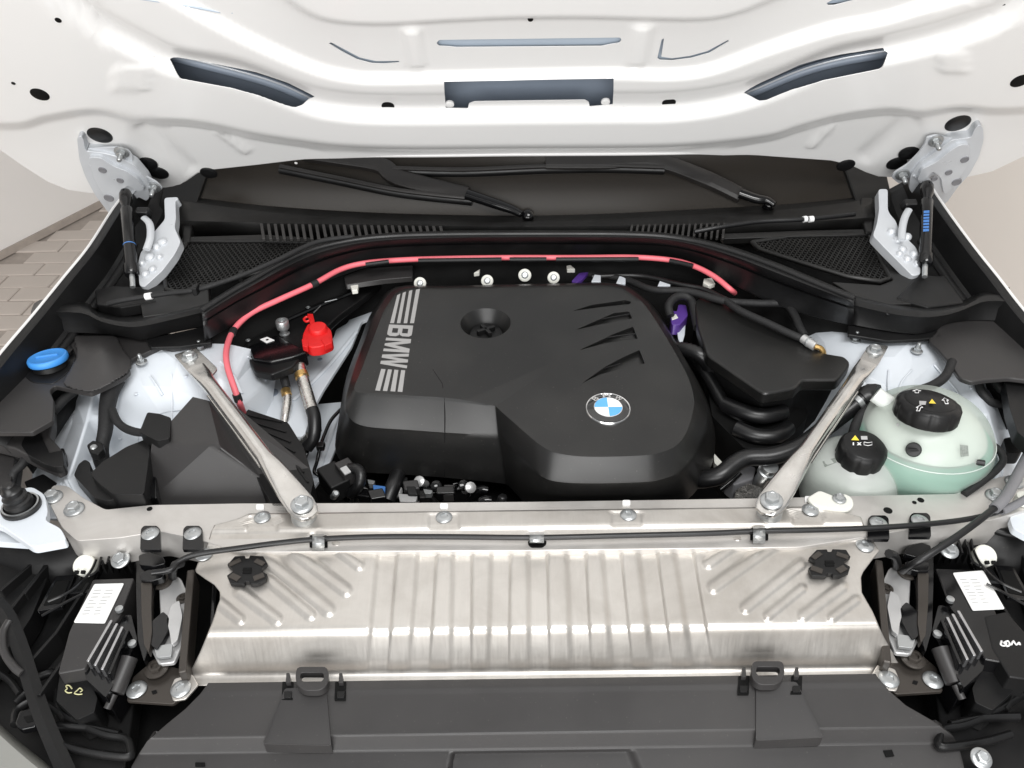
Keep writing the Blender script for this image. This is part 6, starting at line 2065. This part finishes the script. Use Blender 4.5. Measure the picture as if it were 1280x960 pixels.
# chalk marks
YM = lambda x, y: P(x, y, .8432)
for pts in ([(90, 861), (87, 857), (82.5, 857), (84, 861), (81.5, 863), (85, 866), (90, 865.5)], [(100, 865), (103, 863), (100, 860), (96.5, 863), (93, 866.5), (98, 868), (103, 867.5)]):
    tube('chalk_mark', [YM(x, y) for x, y in pts], .0007, 'chalk_yellow', hlL, n=4, sub=3)
WM = lambda x, y: P(x, y, .8636)
prism('module_side', [(1230, 770), (1258, 764), (1290, 800), (1290, 850), (1262, 846), (1240, 810)], .8630, .04, 'black_plastic', hlR, rnd=3, bevel=.003)
for pts in ([(1252, 801), (1251, 806), (1256, 807), (1258, 803), (1254, 804), (1260, 801), (1262, 806), (1258, 808)], [(1264, 806), (1267, 801), (1270, 806), (1274, 803), (1275, 806)]):
    tube('chalk_mark', [WM(x, y) for x, y in pts], .0010, 'print_white', hlR, n=4, sub=3)

# left end: white mount with rubber buffer
bm_ = thing('buffer_mount', P(30, 640, .89), 'white painted mount with black rubber buffer at the left edge', 'mount')
prism('mount_plate', [(-20, 632), (0, 618), (40, 608), (56, 618), (60, 640), (56, 650), (76, 660), (84, 676), (40, 684), (0, 656), (-20, 652)], .912, .012, 'bay_white', bm_, rnd=6, bevel=.003)
bcn = P(27, 634, .914)
lathe('buffer_ring', bcn, Z, [(.023, -.001), (.023, .003), (.020, .005), (.018, .002)], 'rubber', bm_, n=28)
lathe('ring_trim', bcn, Z, [(.0205, .004), (.0215, .006), (.0195, .006)], 'zinc', bm_, n=28, cap0=False, cap1=False)
lathe('rubber_buffer', bcn, Vector((-.1, 0, 1)), [(.0175, .001), (.0165, .012), (.0135, .014), (.0145, .020), (.0115, .022), (.0118, .028), (.0088, .031), (.0082, .037), (.006, .039), (0, .039)], 'rubber', bm_, n=24)
prism('end_bracket', [(-20, 650), (10, 656), (34, 668), (40, 680), (-20, 676)], .885, .01, 'bay_white', bm_, rnd=2, bevel=.002)
# right end: white plastic corner and bolt at bottom right
rm_ = thing('fender_bracket', P(1275, 650, .89), 'white fender bracket at the right edge below the cable sleeve', 'bracket')
prism('bracket_plate', [(1262, 646), (1276, 634), (1300, 630), (1300, 676), (1280, 668), (1266, 660)], .895, .01, 'bay_white', rm_, rnd=4, bevel=.002)
lathe('nylon_bush', P(1280, 625, .905), Z, [(.010, -.004), (.010, .006), (.006, .007), (0, .006)], 'natural_nylon', rm_, n=18)
bolt('hex', P(1226, 948, .83), .0105, None, Vector((0, -.3, 1)).normalized(), 'corner_bolt', label='single zinc bolt at the bottom right corner of the housing', cat='bolt')

# white bumper skin in the lower left corner, its shade put into the grey
bu = [[(-70, 850), (-30, 884), (0, 908), (30, 934), (60, 958), (90, 985)], [(-70, 858), (-32, 892), (-4, 916), (25, 942), (54, 966), (84, 992)], [(-90, 900), (-50, 930), (-20, 950), (5, 972), (34, 996), (60, 1020)], [(-130, 960), (-90, 990), (-60, 1010), (-35, 1030), (0, 1060), (20, 1080)]]
ring_loft('bumper', [cr([P(x, y, z) for x, y in r], 4) for r, z in zip(bu, (.822, .828, .812, .76))], 'bumper_shaded_white', closed=False, ang=60, solid=.003, label='white bumper edge in the lower left corner, shade toned into its colour', cat='bumper')
# dark support structure under the front
prism('lower_carrier', [(-80, 690), (1380, 660), (1420, 1060), (-120, 1060)], .745, .05, 'deep_black', label='black front carrier hidden deep below the grille cover', cat='carrier', bevel=.002)
for o in (hlL, hlR):
    pass
